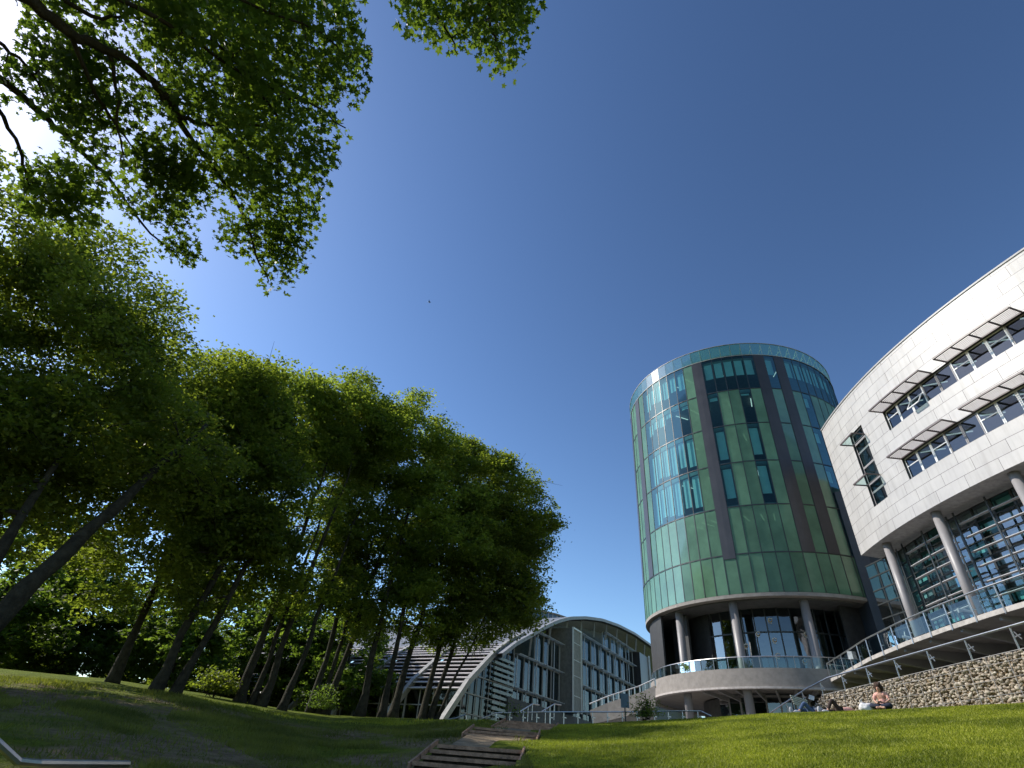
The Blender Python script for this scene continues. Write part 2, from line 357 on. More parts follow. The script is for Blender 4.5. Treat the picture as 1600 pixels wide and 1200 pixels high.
# ---------------------------------------------------------------- green tower
TAZ, TD, TR, TK = 0.458311870, 56.25, 10.823, 1.16
TC = Vector((math.sin(TAZ) * TD * TK, math.cos(TAZ) * TD * TK, 0)); TG = 2.8 / TK
def tp(rel, r, z):          # rel: degrees, positive = towards the left as seen from camera
    a = TAZ + math.pi + math.radians(rel)
    return Vector((TC.x + r * TK * math.sin(a), TC.y + r * TK * math.cos(a), z * TK))
P5 = 360 / 70
ROWS = [12.45, 15.48, 19.42, 23.43, 27.24, 31.05, 35.05]
def arc_band(mb, r0, r1, z0, z1, a0=-180, a1=180, step=P5 / 2, closed=None):
    """solid ring segment between radii and heights"""
    n = max(2, int(round((a1 - a0) / step))); A = [a0 + (a1 - a0) * i / n for i in range(n + 1)]
    for i in range(n):
        a, b = A[i], A[i + 1]
        p = [tp(a, r1, z0), tp(b, r1, z0), tp(b, r1, z1), tp(a, r1, z1)]
        q = [tp(a, r0, z0), tp(b, r0, z0), tp(b, r0, z1), tp(a, r0, z1)]
        mb.quad(*p); mb.quad(*q[::-1]); mb.quad(p[3], p[2], q[2], q[3]); mb.quad(q[0], q[1], p[1], p[0])
    if a1 - a0 < 359.9:
        for a in (a0, a1): mb.quad(tp(a, r0, z0), tp(a, r1, z0), tp(a, r1, z1), tp(a, r0, z1))
    return mb
def build_tower():
    T = thing('glass_tower', 'tall round tower clad in green glass strips with dark vertical bands', 'tower', (TC.x, TC.y, 2.8))
    darks = {11: (1, 5), 2: (0.9, 5), -4: (1, 5), -6: (1, 5), 14: (1, 5)}
    def kind(k, r):
        if r == 0: return 'g'
        if k in darks: return 'd'
        if 4 <= k <= 9 and r >= 2: return 'w'
        if r == 5: return 'w' if (-3 <= k <= 1 or k == -5 or -16 <= k <= -7) else 'g'
        if k == -8 and r >= 1: return 'w'
        if k in (1, -2) and r in (2, 3, 4): return 'w'
        return 'g'
    gap = .35
    strips = {}
    for r in range(6):
        z0, z1 = ROWS[r] + .03, ROWS[r + 1] - .03; mb = MB()
        for k in range(-35, 35):
            kd = kind(k, r); a0, a1 = (k - .5) * P5 + .12, (k + .5) * P5 - .12
            if kd == 'g' : mb.quad(tp(a0, TR, z0), tp(a1, TR, z0), tp(a1, TR, z1), tp(a0, TR, z1))
            if kd == 'w':
                wn = MB().quad(tp(a0, TR, z0), tp(a1, TR, z0), tp(a1, TR, z1), tp(a0, TR, z1)).build('window', M_glassW, T)
                # roller blind behind the pane
                drop = None
                if 4 <= k <= 9: drop = {5: .62, 4: .16, 3: .9, 2: .9}[r] - .06 * ((k * 7 + r * 3) % 3) + (.22 if r == 4 and k > 6 else 0)
                elif r == 5: drop = .5 if k > -12 else .4
                elif k in (1, -2): drop = {4: .06, 3: .8, 2: .72}[r] + (.05 if k == 1 else 0)
                elif k == -8: drop = .3
                if drop:
                    b = MB(); zz = z1 - .35; e = .5
                    b.quad(tp(a0 + e, TR - .32, zz - drop * (z1 - z0 - .4)), tp(a1 - e, TR - .32, zz - drop * (z1 - z0 - .4)), tp(a1 - e, TR - .32, zz), tp(a0 + e, TR - .32, zz))
                    b.build('blind', M_blind, wn)
        mb.build('green_cladding', M_glassG, T)
    for k in darks:
        zb = 15.15 if k == 2 else 15.51
        arc_band(MB(), TR - .1, TR + .05, zb, 35.0, (k - .5) * P5 + .05, (k + .5) * P5 - .05, P5).build('dark_panel_strip', M_strip, T)
    # mullions
    mu = MB()
    for k in range(-35, 35):
        a = (k + .5) * P5; mu.bar(tp(a, TR - .03, 12.5), tp(a, TR - .03, 35.05), .07, .12, up=tp(a, 1, 0) - tp(a, 0, 0))
    for z in ROWS[1:]: arc_band(mu, TR - .08, TR + .035, z - .045, z + .045, step=P5)
    mu.build('mullion_grid', M_dkframe, T)
    arc_band(MB(), TR - .6, TR + .03, 12.2, 12.45).build('ring_trim', M_concrete, T)
    # interior
    sl = MB()
    for z in ROWS[:-1]: arc_band(sl, 4.9, TR - .5, z - .15, z + .35, step=P5)
    arc_band(sl, .1, TR - .35, 34.7, 35.0, step=P5)
    sl.build('floor_slab', M_slab, T)
    arc_band(MB(), 4.6, 5.0, 3, 35, step=P5 * 2).build('core_wall', M_intdark, T)
    sf = MB(); arc_band(sf, 5, TR - .62, 12.1, 12.25, step=P5); sf.build('soffit', M_concrete_dk, T)
    for r, a, q in [(5, 0, 1), (5, -6.5, 1), (5, -13, 1), (5, -19, 1), (5, -25, 1), (5, 21, 1), (5, 31, 1), (5, -35, 1), (4, 20, 1), (4, 30, 1), (4, 14, 1), (4, -1, 1), (4, -14, 1), (3, -6, 1), (3, -12, 1),
                    (2, -9, 1), (2, 16, 1), (1, 18, 1), (1, 23, 1), (1, 30, 1), (1, 2, 1), (1, -6, 1), (1, -12, 1), (3, 25, 1), (2, 32, 1)]:
        z = ROWS[r + 1] - .35
        MB().bar(tp(a, TR - 1.2, z), tp(a - 2.6, TR - 2.6, z), .09, .05).build('ceiling_light', M_tube, T)
    # parapet
    zp0, zp1 = 35.1, 36.55
    for k in range(-22, 23):
        a0, a1 = (k - .5) * P5 + .12, (k + .5) * P5 - .12
        MB().quad(tp(a0, TR + .02, zp0), tp(a1, TR + .02, zp0), tp(a1, TR + .02, zp1), tp(a0, TR + .02, zp1)).build('parapet_pane', M_glassP, T)
    pf = MB()
    for k in range(-35, 35):
        a = (k + .5) * P5
        pf.bar(tp(a, TR - .02, zp0), tp(a, TR - .02, zp1), .05); pf.bar(tp(a, TR - .05, zp1 - .2), tp(a, TR - 1.0, zp0 + .0), .05)
        pf.bar(tp(a, TR - .05, zp0 + .75), tp(a, TR - .8, zp0 + .75), .04)
    arc_band(pf, TR - .06, TR + .05, zp1, zp1 + .06, step=P5); arc_band(pf, TR - .9, TR - .82, zp0 + .7, zp0 + .78, step=P5)
    arc_band(pf, TR - .08, TR + .06, zp0 - .06, zp0, step=P5)
    pf.build('parapet_frame', M_greypaint, T)
    arc_band(MB(), .1, TR - .1, 35.0, 35.08, step=P5 * 2).build('roof', M_concrete_dk, T)
    # columns
    for a in (43.6, 13.6, -15.5):
        MB().tube([tp(a, TR - .95, TG - .3), tp(a, TR - .95, 12.15)], .36, 20).build('column', M_colpaint, T, smooth=True)
    # drum
    d = MB(); arc_band(d, TR - .45, TR, 6.25, 7.4, step=1.5); arc_band(d, 5, TR - .452, 6.3, 6.6, step=3); arc_band(d, 5, TR - .46, 7.1, 7.36, step=3)
    d.build('terrace_drum', M_concrete, T)
    arc_band(MB(), TR - .4, TR + .06, 6.12, 6.25, step=1.5).build('drum_trim', mat_simple('pale_trim', (.5, .45, .42), .6), T)
    # terrace recess: curved glazing with dark cheeks
    rg = 7.7
    dk = MB(); arc_band(dk, rg, rg + .2, 7.38, 12.1, 36, 120, step=3); arc_band(dk, rg, rg + .2, 7.38, 12.1, -120, -44, step=3)
    for a in (66, 74, 82): pass
    arc_band(dk, TR - .45, TR - .3, 7.4, 12.15, 54, 180, step=3); arc_band(dk, TR - 1.9, TR - 1.7, 7.4, 12.1, 44, 60, step=3); arc_band(dk, TR - 1.7, TR - 1.5, 7.4, 12.1, -180, -33, step=3)
    dk.build('recess_wall', mat_simple('charcoal_render', (.035, .035, .036), .7), T)
    step = 6.5; a = -44
    fr = MB()
    while a < 35.9:
        a1 = min(a + step, 36)
        for (z0, z1) in ((7.4, 8.6), (8.6, 10.35), (10.35, 12.1)):
            MB().quad(tp(a + .2, rg + .1, z0 + .03), tp(a1 - .2, rg + .1, z0 + .03), tp(a1 - .2, rg + .1, z1 - .03), tp(a + .2, rg + .1, z1 - .03)).build('window', M_glassB if z0 > 8 and z0 < 9 else M_glassD, T)
        fr.bar(tp(a, rg + .1, 7.4), tp(a, rg + .1, 12.1), .09, .12)
        a = a1
    for z in (8.6, 10.35): arc_band(fr, rg + .04, rg + .16, z - .05, z + .05, -44, 36, step=3.25)
    fr.build('glazing_frame', M_dkframe, T)
    # ground storey glazing behind the lower columns
    fr = MB(); a = -50
    while a < 40:
        for z0, z1 in ((TG, 4.6), (4.6, 6.25)):
            MB().quad(tp(a + .3, 7.3, z0 + .03), tp(a + 7.2, 7.3, z0 + .03), tp(a + 7.2, 7.3, z1 - .03), tp(a + .3, 7.3, z1 - .03)).build('window', M_glassD, T)
        fr.bar(tp(a, 7.3, TG), tp(a, 7.3, 6.25), .12); fr.bar(tp(a, 7.3, 5.9), tp(a, 10.2, 6.2), .14, .3)
        a += 7.5
    for z in (4.6, 6.1): arc_band(fr, 7.22, 7.36, z - .07, z + .07, -50, 40, step=3.75)
    fr.build('lower_frame', M_greypaint, T)
    arc_band(MB(), 6.2, 6.5, TG - .5, 6.2, step=6).build('lower_wall', M_concrete_dk, T)
    # round stickers on the terrace glass
    M_st = mat_simple('sticker', (.62, .58, .5), .6); M_st2 = mat_simple('sticker_amber', (.55, .33, .08), .6)
    for px, py in [(1185, 991), (1211, 1001), (1166, 1010), (1260, 992), (1258, 1034), (1216, 1025), (1103, 1004), (1204, 970)]:
        d0 = ray(px, py); c = TC.xy; b = d0[0] * c.x + d0[1] * c.y; q = b * b - (c.length_squared - ((rg + .16) * TK) ** 2)
        t = b - math.sqrt(max(q, 0)); p = Vector(d0 * t); n = Vector((p.x - TC.x, p.y - TC.y, 0)).normalized(); tx = n.cross(Vector((0, 0, 1)))
        up = Vector((0, 0, 1)); mb = MB()
        # small rosette ring with a smile arc
        for k in range(10):
            if k in (4, 5, 6): continue
            an = 2 * math.pi * k / 10 + .3; pc = p + tx * .2 * math.cos(an) + up * .2 * math.sin(an)
            mb.box(pc, (.10, .10, .02), Matrix((tx, up, n)).transposed())
        st = mb.build('sticker', M_st, T)
        mb = MB(); mb.tube([p + n * .01 + tx * .13 * math.cos(a_) + up * (.05 + .13 * math.sin(a_)) for a_ in [math.pi + math.pi * i / 6 for i in range(7)]], .025, 5).build('sticker_mark', M_st2, st)
    # balustrade
    zb0, zb1 = 7.4, 8.12; rb = TR - .2
    for i in range(-32, 33):
        a0 = i * 3.0
        MB().quad(tp(a0 + .1, rb, zb0), tp(a0 + 2.9, rb, zb0), tp(a0 + 2.9, rb, zb1), tp(a0 + .1, rb, zb1)).build('balustrade_pane', M_glassC, T)
    hr = MB(); hr.tube([tp(a, rb, zb1 + .05) for a in np.arange(-99, 101, 2.0)], .035, 6)
    for i in range(-32, 34, 2): hr.bar(tp(i * 3.0, rb + .04, zb0), tp(i * 3.0, rb + .04, zb1 + .03), .03)
    hr.build('balustrade_rail', M_steel, T)
    return T
build_tower()

# dark stair wing joining tower and white building
W = thing('stair_wing', 'dark blue-grey windowless stair wing between round tower and white building', 'building', (31, 52, 2.8))
p0 = tp(-39.5, TR + .1, 0)
mb = MB(); mb.prism([(p0.x, p0.y), (p0.x + .9, p0.y - .6), (42, p0.y + 2), (42, p0.y + 8), (p0.x + 1, p0.y + 8)], 2.5, 24.2)
mb.build('wall', mat_simple('slate_panel', (.035, .045, .06), .5, var=.15, scale=1), W)
jb = MB()
for z in np.arange(4, 24, 1.1): jb.bar((p0.x + .9 , p0.y - .6 - .02, z), (42, p0.y + 2 - .02, z), .03, .04)
jb.build('joint', M_dkframe, W)

# ---------------------------------------------------------------- white curved building
PC = [1.13583043e-02, -7.56289659e-01, 4.09920794e+01]
def fx(y): return (PC[0] * y + PC[1]) * y + PC[2]
_ys = np.linspace(41.55, 2, 1600); _xs = fx(_ys); _s = np.r_[0, np.cumsum(np.hypot(np.diff(_xs), np.diff(_ys)))]
def fp(s, z, off=0.0):      # off>0 : outwards (towards -x)
    y = float(np.interp(s, _s, _ys)); x = fx(y)
    if s < 0: y -= s
    dxdy = 2 * PC[0] * y + PC[1]; n = Vector((-1, dxdy, 0)).normalized()
    return Vector((x, y, z)) + n * off
SMAX = 38.0; ZB, ZT = 16.3, 28.0
def build_white():
    B = thing('curved_building', 'white panelled curved building raised on round grey columns over a glazed base', 'building', (33, 28, 3))
    bays = []      # (s0,s1,z0,z1)
    win = []
    k = 0; s = 8.65; awn = []
    while s < SMAX - 8:
        for j in range(4): awn.append((s + j * 1.26, s + (j + 1) * 1.26))
        s += 6.3
    s1 = s
    edges = []; s = 8.65
    while s < s1 - .1:
        for wd in (1.26, 1.26, 1.26, 1.26, 1.26): edges.append((s, s + wd)); s += wd
    bands = [(18.75, 20.35), (22.75, 24.35)]
    slot = (4.1, 6.0, 18.65, 24.95)
    # cladding cells
    sb = sorted(set([round(v, 3) for v in np.arange(0, SMAX + .01, .9)] + [8.65, round(s1, 3), 4.1, 6.0]))
    zb = sorted(set([ZB, 18.65, 18.75, 20.35, 22.75, 24.35, 24.95, ZT]))
    V = []; F = []; UV = []
    def addq(a, b, c, d, uv):
        n = len(V); V.extend([a, b, c, d]); F.append((n, n + 1, n + 2, n + 3)); UV.extend(uv)
    for i in range(len(sb) - 1):
        for j in range(len(zb) - 1):
            a, b, c, d = sb[i], sb[i + 1], zb[j], zb[j + 1]; m_, q_ = (a + b) / 2, (c + d) / 2
            if 8.65 < m_ < s1 and any(z0 < q_ < z1 for z0, z1 in bands): continue
            if slot[0] < m_ < slot[1] and slot[2] < q_ < slot[3]: continue
            addq(fp(a, c), fp(b, c), fp(b, d), fp(a, d), [(a, c), (b, c), (b, d), (a, d)])
    # left end face going back
    c0 = fp(0, 0); e0 = Vector((c0.x + 14, c0.y + 2.5, 0))
    for t0, t1 in ((0, 1),):
        A = c0; Bq = e0; L = (Bq - A).length
        addq(Vector((Bq.x, Bq.y, ZB)), Vector((A.x, A.y, ZB)), Vector((A.x, A.y, ZT)), Vector((Bq.x, Bq.y, ZT)), [(-L, ZB), (0, ZB), (0, ZT), (-L, ZT)])
    me = bpy.data.meshes.new('cladding'); o0 = ORG[B.name]
    me.from_pydata([tuple(v - o0) for v in V], [], F); uvl = me.uv_layers.new(name='UVMap')
    for i, u in enumerate(UV): uvl.data[i].uv = (u[0] + .6, u[1] + .12)
    me.materials.append(M_clad); o = bpy.data.objects.new('cladding', me); COL.objects.link(o); o.parent = B
    # reveals
    rv = MB(); D = .28
    def reveal(s0, s1_, z0, z1, n):
        ss = np.linspace(s0, s1_, n + 1)
        for i in range(n):
            a, b = ss[i], ss[i + 1]
            rv.quad(fp(a, z0), fp(b, z0), fp(b, z0, -D), fp(a, z0, -D)); rv.quad(fp(a, z1), fp(b, z1), fp(b, z1, -D), fp(a, z1, -D))
        for a in (s0, s1_): rv.quad(fp(a, z0), fp(a, z0, -D), fp(a, z1, -D), fp(a, z1))
    for z0, z1 in bands: reveal(8.65, s1, z0, z1, 24)
    reveal(*slot, 2)
    rv.build('window_reveal', M_dkframe, B)
    # coping, soffit, roof
    cp = MB(); ss = np.linspace(0, SMAX, 60)
    for i in range(59):
        a, b = ss[i], ss[i + 1]; q = [fp(a, ZT, .06), fp(b, ZT, .06), fp(b, ZT, -.5), fp(a, ZT, -.5)]
        q2 = [v + Vector((0, 0, .12)) for v in q]; cp.quad(*q[::-1]); cp.quad(*q2); cp.quad(q[0], q[1], q2[1], q2[0]); cp.quad(q[2], q[3], q2[3], q2[2])
    cp.build('coping', M_greypaint, B)
    outline = [tuple(fp(s_, 0, -.02).xy) for s_ in np.linspace(.02, SMAX, 50)] + [(52, fp(SMAX, 0).y), (52, 44), (c0.x + 14, c0.y + 2.45)]
    MB().prism(outline, ZB + .01, ZB + .12).build('soffit', mat_simple('soffit_panel', (.33, .32, .33), .7), B)
    MB().prism(outline, ZT - .3, ZT - .1).build('roof', M_concrete_dk, B)
    sl_ = MB()
    inner = [tuple(fp(s_, 0, -.6).xy) for s_ in np.linspace(.8, SMAX, 50)] + [(50, fp(SMAX, 0).y), (50, 43), (c0.x + 13, c0.y + 1.8)]
    for z in (20.9,): sl_.prism(inner, z, z + .5)
    sl_.build('floor_slab', M_slab, B)
    back = [tuple(fp(s_, 0, -6).xy) for s_ in np.linspace(2, SMAX, 40)]; bw = MB()
    for i in range(39): bw.quad((*back[i], ZB), (*back[i + 1], ZB), (*back[i + 1], ZT - .3), (*back[i], ZT - .3))
    bw.build('inner_wall', M_intdark, B)
    rl = MB().bar(fp(SMAX, ZB, 0), fp(SMAX, ZT, 0), .1); 
    # windows, each bay a part
    def window(s0, s1_, z0, z1, tr=None, opening=False):
        f = MB(); o_ = -.2; w_ = .05
        f.bar(fp(s0 + w_, z0, o_), fp(s0 + w_, z1, o_), .07, .08); f.bar(fp(s1_ - w_, z0, o_), fp(s1_ - w_, z1, o_), .07, .08)
        f.bar(fp(s0, z0 + .04, o_), fp(s1_, z0 + .04, o_), .08, .08); f.bar(fp(s0, z1 - .04, o_), fp(s1_, z1 - .04, o_), .08, .08)
        if tr: f.bar(fp(s0, tr, o_), fp(s1_, tr, o_), .08, .07)
        fo = f.build('window', M_whiteframe if (int(s0 * 10) % 3 == 0 or tr) else M_colpaint, B)
        e = .03
        MB().quad(fp(s0 + e, z0 + e, o_ + .012), fp(s1_ - e, z0 + e, o_ + .012), fp(s1_ - e, z1 - e, o_ + .012), fp(s0 + e, z1 - e, o_ + .012)).build('pane', M_glassD, fo)
        if opening:
            h = z0 + .85; a, b = fp(s0 + .1, h, -.05), fp(s1_ - .1, h, -.05); c, d = fp(s0 + .1, z0 + .12, .45), fp(s1_ - .1, z0 + .12, .45)
            q = MB(); q.bar(a, b, .06); q.bar(c, d, .06); q.bar(a, c, .06); q.bar(b, d, .06)
            so_ = q.build('open_sash', M_whiteframe, fo); MB().quad(c, d, b, a).build('sash_pane', M_glassD, fo)
    for bi, (z0, z1) in enumerate(bands):
        for i, (a, b) in enumerate(edges):
            window(a, b, z0, z1, tr=(z0 + .95) if i % 5 in (0, 2) else None, opening=(bi == 1 and i == 2))
    for i in range(len(edges)):      # ceiling lights glimpsed in the rooms
        if i % 2 == 0:
            a = edges[i][0] + .5
            for z in (20.75, 24.9): MB().bar(fp(a, z, -1.2), fp(a + .9, z, -2.4), .1, .05).build('ceiling_light', M_tube, B)
    zs = [18.65, 19.75, 20.5, 21.9, 23.2, 24.05, 24.95]
    for i in range(0, 6): window(4.1, 6.0, zs[i], zs[i + 1])
    # sunshades
    def shade(s0, s1_, z, proj=1.05, slats=7):
        f = MB(); a, b = fp(s0, z, .02), fp(s1_, z, .02); c, d = fp(s0, z + .02, proj), fp(s1_, z + .02, proj)
        f.bar(a, c, .08, .09); f.bar(b, d, .08, .09); f.bar(c, d, .09, .10); f.bar(a, b, .05, .06)
        fo = f.build('sunshade', M_shade, B)
        if slats:
            q = MB()
            for i in range(slats):
                o_ = proj * (i + .8) / (slats + .4); q.bar(fp(s0 + .03, z + .01, o_), fp(s1_ - .03, z + .01, o_), .055, .02)
            q.build('slats', M_slat, fo)
        else: MB().quad(a, b, d, c).build('sunshade_pane', M_glassC, fo)
    for z0, z1 in bands:
        for a, b in awn: shade(a, b, z1 + .02)
    shade(4.1, 6.0, 24.05, 1.0, 0); shade(4.1, 6.0, 20.45, 1.0, 0)
    # glazed base, set back
    O = -2.3; gz0, gz1 = 7.9, ZB
    sbay = np.arange(.6, SMAX, 1.55); fr = MB()
    zt = [gz0, 9.0, 10.05, 11.1, 12.15, 13.2, 14.25, 15.3, gz1]
    n = 0
    for i in range(len(sbay) - 1):
        a, b = sbay[i], sbay[i + 1]
        for j in range(8):
            if b < 24:
                q = MB().quad(fp(a + .04, zt[j] + .04, O), fp(b - .04, zt[j] + .04, O), fp(b - .04, zt[j + 1] - .04, O), fp(a + .04, zt[j + 1] - .04, O))
                if n < 98: q.build('base_window', M_glassB if (i * 5 + j * 3) % 4 else M_glassW, B)
                else:
                    if n == 98: rest = MB()
                    rest.v += [] ; m0 = len(rest.v); rest.v += q.v; rest.f += [tuple(m0 + t for t in f_) for f_ in q.f]
                n += 1
        fr.bar(fp(a, gz0, O), fp(a, gz1, O), .09, .16)
        for z in zt: fr.bar(fp(a, z, O), fp(b, z, O), .1, .07)
    fr.build('base_frame', M_dkframe, B)
    if n > 98: tag(rest.build('base_window', M_glassB, B), kind='stuff')
    # pale inner blinds / ceilings behind the base glazing
    q = MB()
    for i in range(len(sbay) - 1):
        for j in range(8):
            if (i * 7 + j * 5) % 5 in (0, 2, 3, 4) and j > 1:
                a, b = sbay[i] + .08, sbay[i + 1] - .08; z = zt[j + 1] - .08; q.quad(fp(a, z - .5, O - .35), fp(b, z - .5, O - .35), fp(b, z, O - .35), fp(a, z, O - .35))
    q.build('base_blind', M_blind, B)
    q = MB(); bk = [tuple(fp(s_, 0, O - 4).xy) for s_ in np.linspace(1, SMAX, 40)]
    for i in range(39): q.quad((*bk[i], 3), (*bk[i + 1], 3), (*bk[i + 1], ZB), (*bk[i], ZB))
    q.build('base_inner_wall', M_intdark, B)
    q = MB(); o3 = [tuple(fp(s_, 0, O - .2).xy) for s_ in np.linspace(1, SMAX, 30)] + [(50, 5), (50, 40)]
    q.prism(o3, 11.95, 12.3); q.build('base_floor', M_slab, B)
    # end face of the base, green glazing
    A = fp(.9, 0, O + .1); E = pol(35.15, 53.8); nb = 3; q = MB(); g = MB()
    for i in range(nb):
        u0, u1 = A.lerp(E, i / nb), A.lerp(E, (i + 1) / nb)
        for j in range(8): q.quad((u0.x, u0.y, zt[j] + .03), (u1.x, u1.y, zt[j] + .03), (u1.x, u1.y, zt[j + 1] - .03), (u0.x, u0.y, zt[j + 1] - .03))
        g.bar((u0.x, u0.y, 3), (u0.x, u0.y, gz1), .1)
    for z in zt: g.bar((A.x, A.y, z), (E.x, E.y, z), .1, .09)
    q.build('end_glazing', M_glassD, B); g.build('end_frame', M_dkframe, B)
    # louvre blades
    for cidx in range(5):
        s0, s1_ = 2.75 + 6.06 * cidx + .35, 2.75 + 6.06 * (cidx + 1) - .35
        for z in np.arange(8.9, 16.0, .93):
            q = MB(); ss = np.linspace(s0, s1_, 5)
            for i in range(4): q.bar(fp(ss[i], z, -1.75), fp(ss[i + 1], z, -1.75), .26, .04)
            q.build('louvre_blade', M_blade, B)
        q = MB()
        for s_ in np.linspace(s0, s1_, 3): q.bar(fp(s_, 8, -1.6), fp(s_, 16.2, -1.6), .05, .12)
        q.build('louvre_bracket', M_dkframe, B)
    q = MB()
    for s_ in (1.2, 2.0): q.bar(fp(s_, 8, -1.7), fp(s_, 16.2, -1.7), .05, .1)
    q.build('louvre_bracket', M_dkframe, B)
    # columns + lamps
    for i in range(6):
        s_ = 2.75 + 6.06 * i
        cobj = MB().tube([fp(s_, 7.5, -.75), fp(s_, ZB + .02, -.75)], .3, 20).build('column', M_colpaint, B, smooth=True)
        q = MB(); pz = 9.95 if i else 9.6
        q.tube([fp(s_ - .05, pz, -.45), fp(s_ - .25, pz + .12, -.1), fp(s_ - .35, pz + .1, .15)], [.05, .09, .14], 10); q.build('lamp', M_greypaint, cobj)
    # plinth under the base
    q = MB(); pl = [tuple(fp(s_, 0, -2.0).xy) for s_ in np.linspace(-2, SMAX, 30)]
    for i in range(29): q.quad((*pl[i], 2), (*pl[i + 1], 2), (*pl[i + 1], 7.7), (*pl[i], 7.7))
    q.build('plinth', M_concrete_dk, B)
build_white()

# ---------------------------------------------------------------- raised walkway in front of the white building
DK = [(26.75, 46.0), (25.7, 41.5), (24.75, 37.5), (24.05, 32.8), (23.72, 29.1), (23.62, 25.8), (23.7, 24.0), (23.8, 20), (24.1, 15), (24.6, 8)]
_dy = np.array([p[1] for p in DK])[::-1]; _dx = np.array([p[0] for p in DK])[::-1]
def dp(y, z, off=0): return Vector((float(np.interp(y, _dy, _dx)) - off, y, z))
def build_walkway():
    B = thing('walkway', 'curved raised walkway with glass railing in front of the white building', 'walkway', (25, 30, 3))
    ys = np.linspace(46, 8, 60); ZD = 7.88
    d = MB()
    ol = [tuple(dp(y, 0, -.05).xy) for y in ys] + [(31, 8), (31, 46)]
    d.prism(ol, ZD - .18, ZD); d.build('deck', M_concrete, B)
    e = MB()
    for i in range(59): e.bar(dp(ys[i], ZD - .08), dp(ys[i + 1], ZD - .08), .1, .22)
    e.bar(dp(46, ZD - .08), (31, 46.3, ZD - .08), .1, .22); e.build('edge_beam', mat_simple('edge_beam', (.42, .39, .36), .6), B)
    for y in np.arange(10, 45, 2.6):
        x = dp(y, 0).x; q = MB()
        q.poly([(x + .2, y, ZD - .18), (x + 5, y, ZD - .18), (x + 5, y, ZD - 1.0), (x + .2, y, ZD - .36)]); q.poly([(x + .2, y + .18, ZD - .18), (x + .2, y + .18, ZD - .36), (x + 5, y + .18, ZD - 1.0), (x + 5, y + .18, ZD - .18)])
        q.quad((x + .2, y, ZD - .36), (x + 5, y, ZD - 1.0), (x + 5, y + .18, ZD - 1.0), (x + .2, y + .18, ZD - .36)); q.quad((x + .2, y, ZD - .18), (x + .2, y, ZD - .36), (x + .2, y + .18, ZD - .36), (x + .2, y + .18, ZD - .18))
        q.build('bracket_beam', M_greypaint, B)
    py = list(np.arange(46, 8, -1.75)); ZR = ZD + 1.02
    for i, y in enumerate(py):
        q = MB(); q.bar(dp(y, ZD - .25, .08), dp(y, ZR, .08), .045, .06); q.bar(dp(y, ZD + .35, .02), dp(y, ZD + .35, -.1), .05); q.build('post', M_steel, B)
        if i + 1 < len(py):
            a, b = y - .12, py[i + 1] + .12
            MB().quad(dp(a, ZD + .08, 0), dp(b, ZD + .08, 0), dp(b, ZR - .12, 0), dp(a, ZR - .12, 0)).build('glass_pane', M_glassC, B)
    r = MB(); r.tube([dp(y, ZR + .03, .08) for y in ys], .045, 8); r.tube([dp(46, ZR + .03, .08), Vector((28.5, 46.4, ZR + .03))], .04, 8)
    for x in (27.6, 28.5): r.bar((x, 46.3, ZD), (x, 46.3, ZR), .05)
    r.build('handrail', M_steel, B)
build_walkway()
def frame_at(c, n, w, h, th=.03):
    """box facing horizontal normal n"""
    n = Vector(n).normalized(); x = n.cross(Vector((0, 0, 1))).normalized()
    return MB().box(c, (w, th, h), Matrix((x, n, Vector((0, 0, 1)))).transposed())
def notice(p, tilt, label):
    t = thing('notice_sign', label, 'sign', p)
    n = Vector((-p.x, -p.y, 0)).normalized(); x = n.cross(Vector((0, 0, 1))); up = Vector((0, 0, 1))
    x2 = (x * math.cos(tilt) + up * math.sin(tilt)); u2 = (-x * math.sin(tilt) + up * math.cos(tilt))
    R = Matrix((x2, n, u2)).transposed()
    MB().box(p, (.30, .02, .24) if tilt else (.3, .02, .5), R).build('board', mat_simple('notice_white', (.8, .8, .78), .6), t)
notice(dp(40.5, 8.55, .14), 0, 'small white notice fixed to the glass railing at the walkway tip')

# ---------------------------------------------------------------- gabion wall with stair handrail
def mat_stone():
    m, nt, b = newmat('gabion_stone'); g = nt.nodes.new('ShaderNodeNewGeometry'); r = nt.nodes.new('ShaderNodeValToRGB')
    e = r.color_ramp.elements; e[0].color = (.22, .18, .135, 1); e[1].color = (.50, .45, .37, 1)
    x = e.new(.35); x.color = (.34, .275, .205, 1); x = e.new(.65); x.color = (.31, .28, .24, 1); x = e.new(.82); x.color = (.42, .36, .28, 1)
    nt.links.new(g.outputs['Random Per Island'], r.inputs[0])
    nz, n = mix_noise(nt, 14, (.75, .75, .75), (1.2, 1.2, 1.2)); mx = nt.nodes.new('ShaderNodeMix'); mx.data_type = 'RGBA'; mx.blend_type = 'MULTIPLY'; mx.inputs[0].default_value = 1
    nt.links.new(r.outputs[0], mx.inputs[6]); nt.links.new(nz, mx.inputs[7]); nt.links.new(mx.outputs[2], b.inputs['Base Color']); b.inputs['Roughness'].default_value = .9; return m
